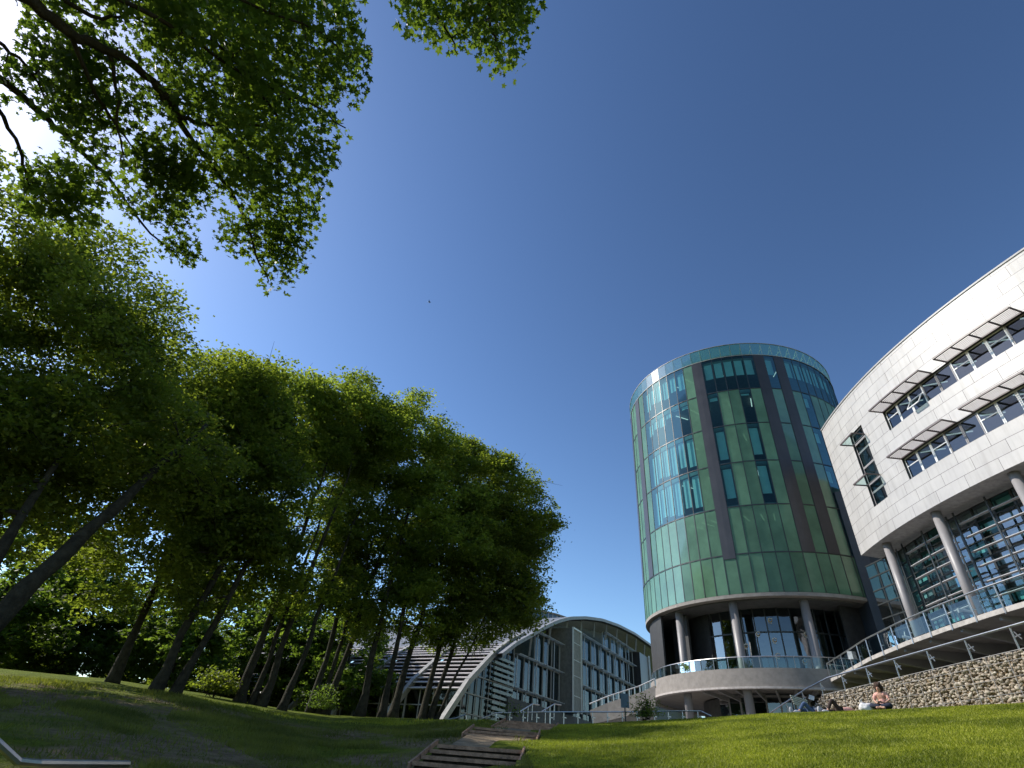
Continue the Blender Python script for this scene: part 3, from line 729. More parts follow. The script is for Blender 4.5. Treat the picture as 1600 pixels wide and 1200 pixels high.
def rocks(P, R, seed=0, squash=(1, 1.25, .72)):
    ico = np.array([[0, 0, 1], [.894, 0, .447], [.276, .851, .447], [-.724, .526, .447], [-.724, -.526, .447], [.276, -.851, .447], [.724, .526, -.447], [-.276, .851, -.447], [-.894, 0, -.447], [-.276, -.851, -.447], [.724, -.526, -.447], [0, 0, -1]])
    fc = np.array([(0, 1, 2), (0, 2, 3), (0, 3, 4), (0, 4, 5), (0, 5, 1), (1, 6, 2), (2, 7, 3), (3, 8, 4), (4, 9, 5), (5, 10, 1), (6, 7, 2), (7, 8, 3), (8, 9, 4), (9, 10, 5), (10, 6, 1), (11, 7, 6), (11, 8, 7), (11, 9, 8), (11, 10, 9), (11, 6, 10)])
    g = np.random.default_rng(seed); n = len(P)
    V = ico[None] * (1 + g.uniform(-.28, .28, (n, 12, 1)))
    th = g.normal(0, .5, n); c, s_ = np.cos(th), np.sin(th)
    V = V * (np.array(squash) * g.uniform(.75, 1.25, (n, 3)))[:, None, :]
    # rotate in the y-z plane
    y = V[..., 1] * c[:, None] - V[..., 2] * s_[:, None]; z = V[..., 1] * s_[:, None] + V[..., 2] * c[:, None]
    V = np.stack([V[..., 0], y, z], -1) * R[:, None, None] + P[:, None]
    F = (fc[None] + 12 * np.arange(n)[:, None, None]).reshape(-1, 3); return V.reshape(-1, 3), F
GT = 4.98
def build_gabion():
    B = thing('gabion_wall', 'long low wall of tan stones packed in wire cages behind the lawn', 'wall', (19.4, 26, 3))
    P = []
    for y in np.arange(9, 37.6, .115):
        zb = gz(19.1, y) - .2; top = GT - max(0, (y - 34.2)) * .32
        z = top - .06; 
        while z > zb:
            P.append((19.2 + rng.uniform(-.05, .05), y + rng.uniform(-.06, .06), z + rng.uniform(-.04, .04))); z -= .098
    for y in np.arange(9, 37, .14):
        for x in (19.35, 19.52, 19.7): P.append((x, y, GT - max(0, (y - 34.2)) * .32 - .07))
    P = np.array(P); R = rng.uniform(.042, .095, len(P))
    V, F = rocks(P, R, 3); st = npmesh('stone_fill', V, F, mat_stone(), B)
    mb = MB(); mb.prism([(19.26, 8), (19.8, 8), (19.8, 37.2), (19.26, 37.2)], 2, 4.0); mb.build('core', M_soil, B)
    mb2 = MB(); mb2.prism([(19.27, 8), (19.8, 8), (19.8, 34.2), (19.27, 34.2)], 4.0, 4.86).build('core', M_soil, B)
    wr = MB(); 
    for z in np.arange(3.2, GT + .05, .5): wr.bar((19.07, 9, z), (19.07, 34.2, z), .012)
    wr.bar((19.07, 9, GT), (19.07, 34.2, GT), .02)
    for y in np.arange(9, 37, 1.0): wr.bar((19.07, y, 3), (19.07, y, GT - max(0, (y - 34.2)) * .32), .015)
    wr.build('wire_cage', M_greypaint, B)
build_gabion()
def build_stair_rail():
    B = thing('stair_handrail', 'long sloping steel handrail on posts above the stone wall', 'handrail', (19.9, 30, 5))
    pts = [(19.85, 9, 6.0), (19.85, 34.5, 5.95), (19.85, 37.2, 5.68), (19.85, 42.7, 4.85)]
    B0 = MB(); B0.tube(pts, .045, 8); B0.build('rail', M_steel, B)
    for y in np.arange(11.7, 43, 2.37):
        zt = float(np.interp(y, [9, 34.5, 37.2, 42.7], [6.0, 5.95, 5.68, 4.85])); q = MB()
        q.bar((19.85, y, zt - 1.1), (19.85, y, zt), .045, .05); q.bar((19.85, y - .05, zt - .38), (19.85, y - .32, zt - .34), .04); q.bar((19.85, y - .1, zt - .2), (19.85, y - .3, zt - .5), .03); q.build('post', M_steel, B)
    # path slab behind wall
    s = thing('stair_path', 'paved ramp behind the stone wall at the foot of the white building', 'path', (21, 25, 4)); s['kind'] = 'structure'; del s['category']
    q = MB(); q.prism([(19.82, 8), (30, 8), (30, 34.5), (19.82, 34.5)], 3.5, 4.8); 
    q.poly([(19.82, 34.5, 4.8), (26, 34.5, 4.8), (26, 43.5, 3.5), (19.82, 43.5, 3.5)]); q.poly([(19.82, 34.5, 3), (19.82, 34.5, 4.8), (19.82, 43.5, 3.5), (19.82, 43.5, 2.5)])
    q.build('slab', M_concrete_dk, s)
build_stair_rail()
notice(Vector((19.75, 36.6, 5.15)), .35, 'small white notice hanging below the sloping stair handrail')

# ---------------------------------------------------------------- arched building
V0 = pol(2.5, 65); vd = Vector((math.sin(math.radians(30.5)), math.cos(math.radians(30.5)), 0)); ud = Vector((-vd.y, vd.x, 0)); 
nd = -ud      # facade faces -u ... towards the right/camera
def hp(L, U, z): p = V0 + vd * L + ud * U; return Vector((p.x, p.y, z))
ARCH = [(-13.1, 3.6), (-9.5, 6.9), (-5.2, 10.0), (-2, 11.75), (1.1, 13.1), (4.1, 14.5), (8.2, 16.2), (12.7, 17.68), (18.3, 19.02), (25.1, 20.29), (32.9, 21.21), (41.8, 21.81), (52, 21.9), (62, 21.3), (72, 19.8), (82, 17.3), (92, 13.5), (102, 8)]
_al = [a[0] for a in ARCH]; _az = [a[1] for a in ARCH]
def az_(L): return float(np.interp(L, _al, _az))
M_fin = mat_simple('fin_paint', (.26, .29, .34), .5, var=.08)
def build_arched():
    B = thing('arched_building', 'long glazed building under a pale arched roof with sloping ribs, beyond the trees', 'building', hp(0, 0, 3))
    # roof shell, oversails the facade (U = -1.2) and runs back
    Ls = np.linspace(-5.2, 102, 70); r = MB(); f = MB()
    for i in range(69):
        a, b = Ls[i], Ls[i + 1]; za, zb = az_(a), az_(b)
        r.quad(hp(a, -1.3, za), hp(b, -1.3, zb), hp(b, 45, zb), hp(a, 45, za))
        r.quad(hp(a, -1.2, za - .45), hp(a, 45, za - .45), hp(b, 45, zb - .45), hp(b, -1.2, zb - .45))
        f.quad(hp(a, -1.35, za + .05), hp(b, -1.35, zb + .05), hp(b, -1.35, zb - .36), hp(a, -1.35, za - .36))
        f.quad(hp(a, -1.35, za + .05), hp(a, -.9, za + .05), hp(b, -.9, zb + .05), hp(b, -1.35, zb + .05))
    r.build('roof', mat_simple('standing_seam_roof', (.20, .205, .22), .5, .2), B); f.build('fascia', mat_simple('pale_fascia', (.27, .27, .285), .5), B)
    s2 = MB()
    for i in range(69):
        a, b = Ls[i], Ls[i + 1]
        s2.quad(hp(a, -.9, az_(a) - .52), hp(b, -.9, az_(b) - .52), hp(b, 2.2, az_(b) - 1.1), hp(a, 2.2, az_(a) - 1.1))
    s2.build('eaves_soffit', mat_simple('eaves_panel', (.45, .44, .43), .6), B)
    for L in np.arange(2.5, 50, 5.2): MB().bar(hp(L, -.7, az_(L) - .5), hp(L, -.5, az_(L) - 2.6), .22).build('roof_strut', M_greypaint, B)
    # back wall behind
    q = MB()
    for i in range(69):
        a, b = Ls[i], Ls[i + 1]; q.quad(hp(a, 2.2, 2), hp(b, 2.2, 2), hp(b, 2.2, az_(b) - .9), hp(a, 2.2, az_(a) - .9))
    q.build('rear_wall', M_intdark, B)
    MB().prism([tuple(hp(*p, 0).xy) for p in ((-2, -.6), (60, -.6), (60, 2), (-2, 2))], 2, 7.2 - .6).build('plinth', M_concrete_dk, B)
    def block(L0, L1, z0, z1, floors, bay, mullmat, glass, blinds=True):
        n = int(round((L1 - L0) / bay))
        fr = MB()
        for i in range(n + 1):
            L = L0 + (L1 - L0) * i / n; fr.bar(hp(L, -.15, z0), hp(L, -.15, z1), .14, .2)
        for z in floors: fr.bar(hp(L0, -.15, z), hp(L1, -.15, z), .16, .28)
        fr.build('curtain_frame', M_greypaint, B)
        zz = sorted(set([z0] + [z for z in floors if z0 < z < z1] + [z1]))
        for j in range(len(zz) - 1):
            for i in range(n):
                a, b = L0 + (L1 - L0) * i / n + .1, L0 + (L1 - L0) * (i + 1) / n - .1
                w_ = MB().quad(hp(a, 0, zz[j] + .15), hp(b, 0, zz[j] + .15), hp(b, 0, zz[j + 1] - .15), hp(a, 0, zz[j + 1] - .15)).build('window', glass, B)
                if blinds:
                    c = a + (b - a) * (.12 + .2 * ((i + j) % 2)); MB().bar(hp(c, -.32, zz[j] + .1), hp(c, -.32, zz[j + 1] - .1), .24, .06, up=nd).build('fin', M_fin, w_)
        # canopy ledge at top and at each floor
        for z in zz[1:]:
            l = MB()
            for o_ in (-.35, -.6, -.85): l.bar(hp(L0, o_, z), hp(L1, o_, z), .07)
            for i in range(n + 1):
                L = L0 + (L1 - L0) * i / n; l.bar(hp(L, -.1, z), hp(L, -.9, z), .07)
            l.build('ledge', M_greypaint, B)
    block(-.4, 11.8, 3.8, 10.9, [4.6, 7.6], 2.4, M_whiteframe, M_glassA, True)
    block(4.6, 11.8, 10.9, 14.1, [10.9], 2.4, M_whiteframe, M_glassA, True)
    block(16.2, 43, 6.6, 16.8, [7.6, 10.5, 13.6], 3.35, M_whiteframe, M_glassA, True)
    block(28, 43, 16.8, 19.1, [16.8], 3.75, M_whiteframe, M_glassA, True)
    # stone coloured fin tower
    q = MB(); q.prism([tuple(hp(*p, 0).xy) for p in ((12.7, -1.6), (15.3, -1.6), (15.3, 2), (12.7, 2))], 6.9, 16.35); q.build('panel_tower', mat_simple('mesh_panel', (.22, .21, .19), .7), B)
    q = MB()
    for L in (12.6, 15.4): q.bar(hp(L, -1.66, 6.9), hp(L, -1.66, 16.4), .22)
    q.bar(hp(12.5, -1.66, 16.3), hp(15.5, -1.66, 16.3), .2)
    for z in (8.6, 10.8, 12.6, 14.6): q.bar(hp(12.6, -1.64, z), hp(15.4, -1.64, z), .06)
    q.build('panel_tower_frame', M_whiteframe, B)
    q = MB(); q.prism([tuple(hp(*p, 0).xy) for p in ((44, -1.2), (50.5, -1.2), (50.5, 2), (44, 2))], 6, 19.2); q.build('end_panel', M_strip, B)
    q = MB(); q.bar(hp(49.4, -1.3, 7), hp(49.4, -1.3, 19.5), .3); q.build('end_post', M_whiteframe, B)
    # sloping ribs and louvred roof strips along the long side
    lv = mat_simple('louvre_white', (.5, .46, .46), .5, var=.06)
    for k in range(7):
        U = k * 6.3
        q = MB(); pts = [(-13.1, 3.3), (-9.5, 6.9), (-5.2, 10.0), (-2, 11.75), (1.1, 13.1)]
        for i in range(4): q.bar(hp(pts[i][0], U - .3, pts[i][1]), hp(pts[i + 1][0], U - .3, pts[i + 1][1]), .45, .5)
        q.build('rib', mat_simple('rib_paint', (.33, .315, .30), .5) if k == 0 else bpy.data.materials['rib_paint'], B)
        if k < 6:
            q = MB(); nL = 13
            for i in range(nL):
                L = -10.2 + i * .62; z = az_(L) + .02
                q.bar(hp(L, U + .1, z), hp(L, U + 5.7, z), .66, .06, up=(-.3 * vd.x, -.3 * vd.y, 1))
            q.build('louvred_roof', lv, B)
            q = MB(); q.quad(hp(-10, U, az_(-10) - .25), hp(-2, U, az_(-2) - .35), hp(-2, U + 6, az_(-2) - .35), hp(-10, U + 6, az_(-10) - .25)); q.build('roof_deck', M_dkframe, B)
            q = MB(); q.quad(hp(-9.8, U, 2.6), hp(-9.8, U + 6.2, 2.6), hp(-9.8, U + 6.2, 6.4), hp(-9.8, U, 6.4)); q.build('side_window', M_glassS, B)
            q = MB()
            for i in range(5): q.bar(hp(-9.9, U + i * 1.55, 2.6), hp(-9.9, U + i * 1.55, 6.5), .1)
            for z in (3.6, 4.9, 6.2): q.bar(hp(-9.9, U, z), hp(-9.9, U + 6.2, z), .1)
            q.build('side_frame', M_greypaint, B)
            MB().quad(hp(-5.5, U, 2.4), hp(-5.5, U + 6.3, 2.4), hp(-5.5, U + 6.3, 9.2), hp(-5.5, U, 9.2)).build('inner_wall', M_slab, B)
    # gable glazing between rib and facade, with pale louvres
    q = MB()
    for i in range(8):
        L0, L1 = -10 + i * 1.2, -10 + (i + 1) * 1.2; q.quad(hp(L0, 0, 2.6), hp(L1, 0, 2.6), hp(L1, 0, az_(L1) - .6), hp(L0, 0, az_(L0) - .6))
    q.build('gable_glazing', M_glassS, B)
    q = MB()
    for i in range(9): L = -10 + i * 1.2; q.bar(hp(L, -.1, 2.6), hp(L, -.1, az_(L) - .5), .1)
    for z in (4.4, 6, 7.6, 9.2): q.bar(hp(-10 + max(0, (z - 6) * 1.6), -.1, z), hp(-.5, -.1, z), .1)
    q.build('gable_frame', M_greypaint, B)
    q = MB()
    for z in np.arange(4.3, 10, .5): q.bar(hp(-5.0, -.35, z), hp(-.8, -.35, z), .2, .26)
    q.build('gable_louvre', mat_simple('pale_louvre', (.22, .28, .29), .4), B)
build_arched()

# rear hall behind the arched roof
def build_rear():
    B = thing('rear_hall', 'grey roofed hall with glazed top strip just behind the arched roof', 'building', pol(3, 112, 3))
    def rp(az, z, back=0): return pol(az, 112 + back, z)
    prof = [(-3, 24.5), (0, 26), (2.8, 26.9), (4, 26.95), (5.2, 26.8), (6.5, 26.4), (7.6, 25.8), (8.8, 24.9), (10, 23.5)]
    q = MB(); g = MB(); rf = MB(); fr = MB()
    for (a, za), (b, zb) in zip(prof[:-1], prof[1:]):
        q.quad(rp(a, 3), rp(b, 3), rp(b, zb - 1.9), rp(a, za - 1.9)); g.quad(rp(a, za - 1.9, .2), rp(b, zb - 1.9, .2), rp(b, zb, .2), rp(a, za, .2))
        rf.quad(rp(a, za, -.4), rp(b, zb, -.4), rp(b, zb - 1, 30), rp(a, za - 1, 30)); fr.bar(rp(a, za), rp(b, zb), .25); fr.bar(rp(a, za - 1.9), rp(b, zb - 1.9), .2)
        for t in np.linspace(0, 1, 4)[:-1]: fr.bar(rp(a + (b - a) * t, za + (zb - za) * t - 1.9), rp(a + (b - a) * t, za + (zb - za) * t), .14)
    q.build('wall', mat_simple('grey_zinc', (.26, .27, .29), .5, var=.08), B); g.build('glazing', M_glassD, B); rf.build('roof', M_greypaint, B); fr.build('frame', M_greypaint, B)
build_rear()

# ---------------------------------------------------------------- concrete ramp wall left of the drum
def build_ramp():
    B = thing('ramp_wall', 'pale concrete ramp wall with steel railing running left from the round tower', 'wall', pol(12, 46, 2.5))
    p = [at(1024, 1071, 52.5), at(1000, 1082, 53), at(975, 1090, 53.5), at(950, 1098, 54), at(921, 1110, 54.5)]
    lo = [at(1024, 1105, 52.5), at(1000, 1113, 53), at(975, 1120, 53.5), at(950, 1126, 54), at(927, 1131, 54.5)]
    q = MB(); bk = Vector((.1, .35, 0))
    for i in range(4):
        q.quad(lo[i], lo[i + 1], p[i + 1], p[i]); q.quad(p[i], p[i + 1], p[i + 1] + bk, p[i] + bk); q.quad(lo[i] + bk, lo[i + 1] + bk, p[i + 1] + bk, p[i] + bk)
    q.quad(lo[4], lo[4] + bk, p[4] + bk, p[4]); q.build('concrete_parapet', M_concrete, B)
    q = MB(); q.tube([v + Vector((0, 0, .5)) + bk * .5 for v in p], .05, 6); q.build('rail', M_steel, B)
    for i in range(4):
        for t in (0, .33, .66):
            v = p[i].lerp(p[i + 1], t) + bk * .5; MB().bar(v, v + Vector((0, 0, .5)), .1, .1).build('post', M_steel, B)
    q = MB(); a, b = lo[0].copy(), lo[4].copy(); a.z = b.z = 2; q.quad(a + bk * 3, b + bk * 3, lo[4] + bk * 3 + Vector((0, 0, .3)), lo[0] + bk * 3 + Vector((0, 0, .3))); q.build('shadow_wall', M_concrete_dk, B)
    T = thing('retaining_wall', 'dark low wall at the foot of the arched building behind the handrail', 'wall', pol(5, 50, 2.5))
    a, b = at(800, 1108, 57), at(925, 1108, 56); q = MB(); q.bar((a.x, a.y, 3.0), (b.x, b.y, 3.0), .4, 2.4 * .95); q.build('wall_body', M_concrete_dk, T)
build_ramp()

# path handrail in front
def rail_run(name, label, pts, posts, r=.03, ph=1.0, cross=True):
    B = thing(name, label, 'handrail', tuple(pts[len(pts) // 2]))
    MB().tube(pts, r, 8).build('rail', M_steel, B)
    for p in posts:
        q = MB(); q.bar(p, p - Vector((0, 0, ph)), .04, .04)
        if cross: q.bar(p + Vector((-.05, 0, -.22)), p + Vector((.14, 0, -.25)), .04)
        q.build('post', M_steel, B)
D_ = 33.5
pts = [at(752, 1123, 31), at(775, 1114, 32), at(850, 1112.5, D_), at(921, 1112.5, D_), at(1003, 1112.5, D_)]
posts = [at(x, 1113, D_) for x in (776, 797, 818, 839, 860, 881, 903, 926, 949, 972, 995)]
rail_run('path_handrail', 'steel handrail with short posts along the path below the arched building', pts, posts)
pts = [at(1016, 1112, 36), at(1060, 1111, 36.5), at(1095, 1111, 37), at(1112, 1119, 36)]
rail_run('entrance_handrail', 'short steel handrail in front of the round tower undercroft', pts, [at(x, 1112, 36.4) for x in (1022, 1044, 1066, 1090)])
rail_run('kerb_handrail', 'low steel rail bending up at the right foot of the trees', [at(690, 1126, 33), at(712, 1122, 33), at(727, 1117, 33), at(730, 1127, 33)], [at(729, 1118, 33)], ph=.3, cross=False)
for i, (a, b, lab) in enumerate([((812, 1112), (832, 1100), 'left of two slanting stair rails below the arched building'), ((846, 1112), (866, 1100), 'right of two slanting stair rails below the arched building')]):
    A, Bp = at(*a, 46), at(*b, 50); mid = A.lerp(Bp, .5)
    rail_run('stair_rail', lab, [A, Bp, Bp + Vector((.6, .3, 0))], [A.lerp(Bp, t) for t in (.3, .65, 1)], r=.04, ph=1.1, cross=False)

# dark sign on a pole
def build_sign():
    p = at(977.5, 1128, 33); B = thing('pole_sign', 'small dark blue rectangular sign on a thin pole by the sapling', 'sign', tuple(p))
    top = at(977, 1084, 33); q = MB(); q.tube([p - Vector((0, 0, .4)), Vector((p.x, p.y, top.z - .05))], .035, 8); q.build('pole', M_dkframe, B)
    c = at(977, 1095, 33); frame_at(Vector((p.x, p.y - .06, c.z)), (-.3, -1, 0), .42, top.z - at(977, 1106, 33).z, .05).build('sign_panel', mat_simple('sign_blue', (.05, .10, .14), .4), B)
build_sign()

# ---------------------------------------------------------------- timber steps
def build_steps():
    cy = [12, 14, 18.5, 25, 28]; cx = [-.35, -.05, .72, 1.95, 2.3]
    def c(y): return float(np.interp(y, cy, cx))
    def flight(ys, label, hw):
        y0 = ys[0]; B = thing('timber_steps', label, 'steps', (c(y0), y0, gz(c(y0), y0)), group='flights of timber steps up the bank')
        zs = [gz(c(y), y) for y in ys]; zb = zs[0] - .08; zt = zs[-1] + .1; n = len(ys)
        for i, y in enumerate(ys):
            z = zb + (zt - zb) * (i + 1) / n; ang = rng.uniform(-.012, .012)
            hr_ = min(.078, (zt - zb) / n * .55); MB().box((c(y), y, z - hr_ / 2), (hw * 2, .10, hr_), Matrix.Rotation(ang, 3, 'Y')).build('riser', M_timber, B)
            y2 = ys[i + 1] if i + 1 < n else y + .55
            MB().box((c(y) + .02, (y + y2) / 2 + .05, z - .125), (hw * 2 - .04, y2 - y - .02, .2)).build('tread', M_shadowsoil, B)
        for sd in (-1, 1):
            a = Vector((c(ys[0] - .1) + sd * (hw + .03), ys[0] - .15, zb + .05)); b = Vector((c(ys[-1]) + sd * (hw + .03), ys[-1] + .3, zt + .05))
            MB().bar(a, b, .04, .09).build('side_board', M_timber, B)
    flight([12.3, 12.95, 13.6, 14.25], 'nearest flight of dark timber steps, cut off by the photo edge', .95)
    flight([17.05, 17.75, 18.45], 'middle flight of timber steps, with three risers', .95)
    flight([21.9, 22.65, 23.4, 24.15, 24.9], 'topmost flight of dark timber steps in deep shade', 1.02)
    q = MB(); ys = np.r_[np.arange(14.6, 17.0, .3), np.arange(18.95, 21.8, .3), np.arange(25.1, 27.2, .3)]
    for i in range(len(ys) - 1):
        a, b = ys[i], ys[i + 1]
        if b - a > .5: continue
        q.quad((c(a) - .8, a, gz(c(a), a) + .012), (c(a) + .8, a, gz(c(a), a) + .012), (c(b) + .8, b, gz(c(b), b) + .012), (c(b) - .8, b, gz(c(b), b) + .012))
    tag(q.build('path', M_soil, smooth=True), 'trodden earth path between the flights of timber steps', 'path', kind='structure')
build_steps()

# steel bar at lower left
rail_run('bent_handrail', 'bent grey steel handrail in the lower left corner', [at(-40, 1128, 8.5), at(0, 1164, 8.6), at(28, 1190, 8.7), at(60, 1193, 9), at(200, 1194, 10)], [at(-30, 1136, 8.5)], r=.04, ph=1.0, cross=False)

# ---------------------------------------------------------------- trees
def leaf_quads(C, Nn, L, Wd, g):
    """diamond leaves; C centres, Nn normals"""
    n = len(C); a = g.normal(size=(n, 3)); a -= Nn * (a * Nn).sum(1, keepdims=True); a /= np.linalg.norm(a, axis=1, keepdims=True) + 1e-9
    b = np.cross(Nn, a); L = L[:, None]; Wd = Wd[:, None]
    V = np.stack([C - a * L / 2, C + b * Wd / 2 , C + a * L / 2, C - b * Wd / 2], 1).reshape(-1, 3)
    return V, np.arange(4 * n).reshape(-1, 4)
def limb(p, q, sag, n, g, wig=.15):
    p = np.array(p, float); q = np.array(q, float); t = np.linspace(0, 1, n)[:, None]; d = np.linalg.norm(q - p)
    m = (p + q) / 2 + np.array([0, 0, sag * d]); c = (1 - t) ** 2 * p + 2 * t * (1 - t) * m + t * t * q
    c[1:-1] += g.normal(0, wig * d / n, (n - 2, 3)); return c
def make_tree(label, base, stems, blobs, seed, nleaf0, leaf=.24, clump=(1.0, 1.9), mat=None, name='beech_tree', cat='tree', group=None, r0=.33, up=.55, nc=70, low=0):
    """stems: list of (offset xy at base, top point xyz, radius); blobs: list of (centre, radii) of crown mass; everything in world metres"""
    g = np.random.default_rng(seed); mat = mat or M_beech; leaf = leaf * (.95 if name == 'beech_tree' else 1); nleaf = int(nleaf0 * (1.75 if name == 'beech_tree' else 1)); nc = int(nc * (1.25 if name == 'beech_tree' else 1))
    T = thing(name, label, cat, base, group)
    nodes = []; tr = MB(); br = MB()
    for off, top, r in stems:
        p0 = np.array(base) + np.array([off[0], off[1], -.4]); c = limb(p0, top, .04, 12, g, .045)
        fl_ = np.interp(np.arange(24) / 2, [0, .5, 1, 2], [2.1, 1.45, 1.15, 1]) if name == 'beech_tree' else np.ones(24)
        c = np.array([c[0] + (c[-1] - c[0]) * 0 + np.array([np.interp(u, np.arange(12), c[:, m_]) for m_ in range(3)]) - c[0] for u in np.arange(24) / 2 * (11 / 11.5)])
        ph = g.uniform(0, 6, 3); rr = [r * (.80 if name == 'beech_tree' else 1) * fl_[i] * (1 - .80 * (i / 23) ** .9) * (1 + .07 * math.sin(i * 1.7 + ph[0]) + .05 * math.sin(i * 2.9 + ph[1])) for i in range(24)]
        tr.tube([tuple(v) for v in c], rr, 10)
        for i in range(8, 24): nodes.append((c[i], rr[i]))
    tr.build('trunk', M_barkmoss, T, smooth=True)
    # clumps
    w_ = np.array([b[1][0] * b[1][1] * b[1][2] for b in blobs]); w_ = np.maximum(w_, w_.max() * .035); w_ = w_ / w_.sum(); CC = []
    for k in range(nc):
        b = blobs[g.choice(len(blobs), p=w_)]; v = g.normal(size=3); v /= np.linalg.norm(v); rad = g.uniform(.45, 1.0) ** .6
        CC.append(np.array(b[0]) + v * np.array(b[1]) * rad)
    CC = np.array(CC); order = np.argsort([min(np.linalg.norm(c - n_[0]) for n_ in nodes) for c in CC])
    for k in order:
        c = CC[k]; N_ = np.array([n_[0] for n_ in nodes]); R_ = np.array([n_[1] for n_ in nodes])
        d = np.linalg.norm(N_ - c, axis=1) + np.where(N_[:, 2] > c[2] + .5, 3.0, 0) + .0
        j = int(np.argmin(d)); L = limb(N_[j], c, .10, 6, g, .25); ra = min(R_[j] * .7, .03 + .022 * d[j])
        rr = [ra * (1 - .8 * i / 5) for i in range(6)]; br.tube([tuple(v) for v in L], rr, 5, cap=False)
        for i in range(2, 6): nodes.append((L[i], max(rr[i], .015)))
        for q in range(3):     # fine twigs
            e = c + g.normal(0, 1, 3) * np.array([1, 1, .6]) * clump[1] * .5; Lq = limb(L[3 + q % 3], e, .06, 4, g, .3); br.tube([tuple(v) for v in Lq], [.02, .015, .011, .006], 4, cap=False)
    br.build('branch', M_bark, T, smooth=True)
    # leaves: layered sprays inside each clump
    per = nleaf // nc; Cs = []; Ns = []
    for c in CC:
        R = g.uniform(*clump); ns = max(6, per // 22)
        v = g.normal(size=(ns, 3)); v /= np.linalg.norm(v, axis=1, keepdims=True); sp = c + v * (R * g.uniform(.3, 1, (ns, 1)) ** .5) * np.array([1, 1, .62])
        m = per // ns; sr = g.uniform(.35, .7, (ns, 1, 1))
        o = g.normal(size=(ns, m, 3)) * sr * np.array([.62, .62, .17]); tilt = g.normal(0, .25, (ns, 1, 2)); o[..., 2] += (o[..., :2] * tilt).sum(-1) - .25 * (o[..., 0] ** 2 + o[..., 1] ** 2)
        Cs.append((sp[:, None] + o).reshape(-1, 3)); n_ = g.normal(0, 1 - up, size=(ns * m, 3)); n_[:, 2] += 1 * up + .25; n_[:, :2] += np.repeat(-tilt[:, 0] * .5, m, axis=0); Ns.append(n_)
    C = np.vstack(Cs); Nn = np.vstack(Ns); Nn /= np.linalg.norm(Nn, axis=1, keepdims=True)
    ok = C[:, 2] > ground_z(C[:, 0], C[:, 1]) + .3; C, Nn = C[ok], Nn[ok]
    L = leaf * g.uniform(.7, 1.25, len(C)); V, F = leaf_quads(C, Nn, L, L * .66, g)
    npmesh('crown', V, F, mat, T); return T
def Pp(az, D, t): return tuple(pol(az, D, t * D))
def gb(az, D): p = pol(az, D); return (p.x, p.y, gz(p.x, p.y))

make_tree('huge dark tree filling the left edge of the photo below the maple branches', gb(-58, 27), [((0, 0), Pp(-57, 27, .58), .5)],
          [(Pp(-60, 27, .50), (5.5, 5.5, 6)), (Pp(-53, 28, .36), (5, 5, 4.5)), (Pp(-52, 28, .58), (4.2, 4.5, 3.6)), (Pp(-62, 30, .25), (5, 5, 4))], 11, 56000, nc=120, leaf=.2)
make_tree('thick leaning trunk at the far left edge with a broken stub', gb(-41.5, 21), [((0, 0), Pp(-32.5, 24, .47), .42), ((0, 0), Pp(-42, 24, .42), .3)],
          [(Pp(-44, 25, .44), (4.2, 4.5, 4.0)), (Pp(-38, 26, .36), (4.2, 4.2, 3.6)), (Pp(-47, 26, .27), (4, 4, 2.6)), (Pp(-45.5, 26, .60), (3, 3.6, 2.3))], 12, 48000, nc=105, leaf=.19)
make_tree('slim tree on the grassy bank left of the double trunk', gb(-30.7, 34), [((0, 0), Pp(-31, 34, .5), .27)],
          [(Pp(-36, 34, .50), (3.6, 4, 4)), (Pp(-32.5, 34, .40), (4.2, 4, 4.6)), (Pp(-37, 34, .28), (4, 4, 3)), (Pp(-40.5, 34, .42), (3.2, 4, 4.5)), (Pp(-33, 34, .22), (4, 3.4, 2))], 13, 30000, nc=72)
make_tree('tall tree with two smooth trunks splayed from one root on the bank', gb(-26.9, 30.5), [((-.45, 0), Pp(-24.5, 31, .52), .27), ((.35, .1), Pp(-22.2, 31.5, .45), .24)],
          [(Pp(-29.5, 31, .44), (3.4, 3.6, 4.6)), (Pp(-26, 31, .36), (3.4, 3.6, 3.6)), (Pp(-31, 31, .53), (2.6, 3, 2.6)), (Pp(-26, 31, .24), (3.4, 3, 2))], 14, 36000, nc=85)
make_tree('three-stemmed tree left of centre with pale green top', gb(-19.8, 36.5), [((-.9, 0), Pp(-19.8, 37, .5), .3), ((-.3, .1), Pp(-18.6, 37.5, .42), .2), ((.25, 0), Pp(-17.3, 37.5, .52), .26), ((1.3, .4), Pp(-15, 38, .42), .22)],
          [(Pp(-25.5, 38, .52), (3.6, 4, 4.6)), (Pp(-21, 38, .40), (4, 4, 4.6)), (Pp(-20, 38, .56), (3.4, 4, 3.2)), (Pp(-25, 38, .3), (3, 4, 3)), (Pp(-20, 37, .22), (4, 3, 1.6))], 15, 42000, nc=95, mat=M_beech2)
make_tree('tree with slender twin stems fifth from the left edge', gb(-14.8, 40), [((-.35, 0), Pp(-14.2, 40, .5), .24), ((.1, .1), Pp(-12.6, 40, .45), .18), ((.5, .2), Pp(-10.6, 41, .5), .25)],
          [(Pp(-17, 41, .53), (4, 4.2, 4.6)), (Pp(-14, 41, .38), (4.4, 4.2, 5)), (Pp(-15, 40, .23), (3.6, 3, 1.6)), (Pp(-13, 40, .17), (2.2, 2, .7))], 16, 42000, nc=90)
make_tree('tree with forked trunk in the middle of the row', gb(-10.2, 39), [((-.6, 0), Pp(-10, 39, .5), .28), ((.75, .1), Pp(-8.4, 39.5, .46), .24)],
          [(Pp(-10, 40, .53), (4.2, 4.2, 4.6)), (Pp(-7.5, 40, .37), (4.8, 4.2, 5)), (Pp(-12, 41, .28), (3.5, 3.5, 3)), (Pp(-8, 40, .22), (4, 3, 1.6))], 17, 42000, nc=90, mat=M_beech2)
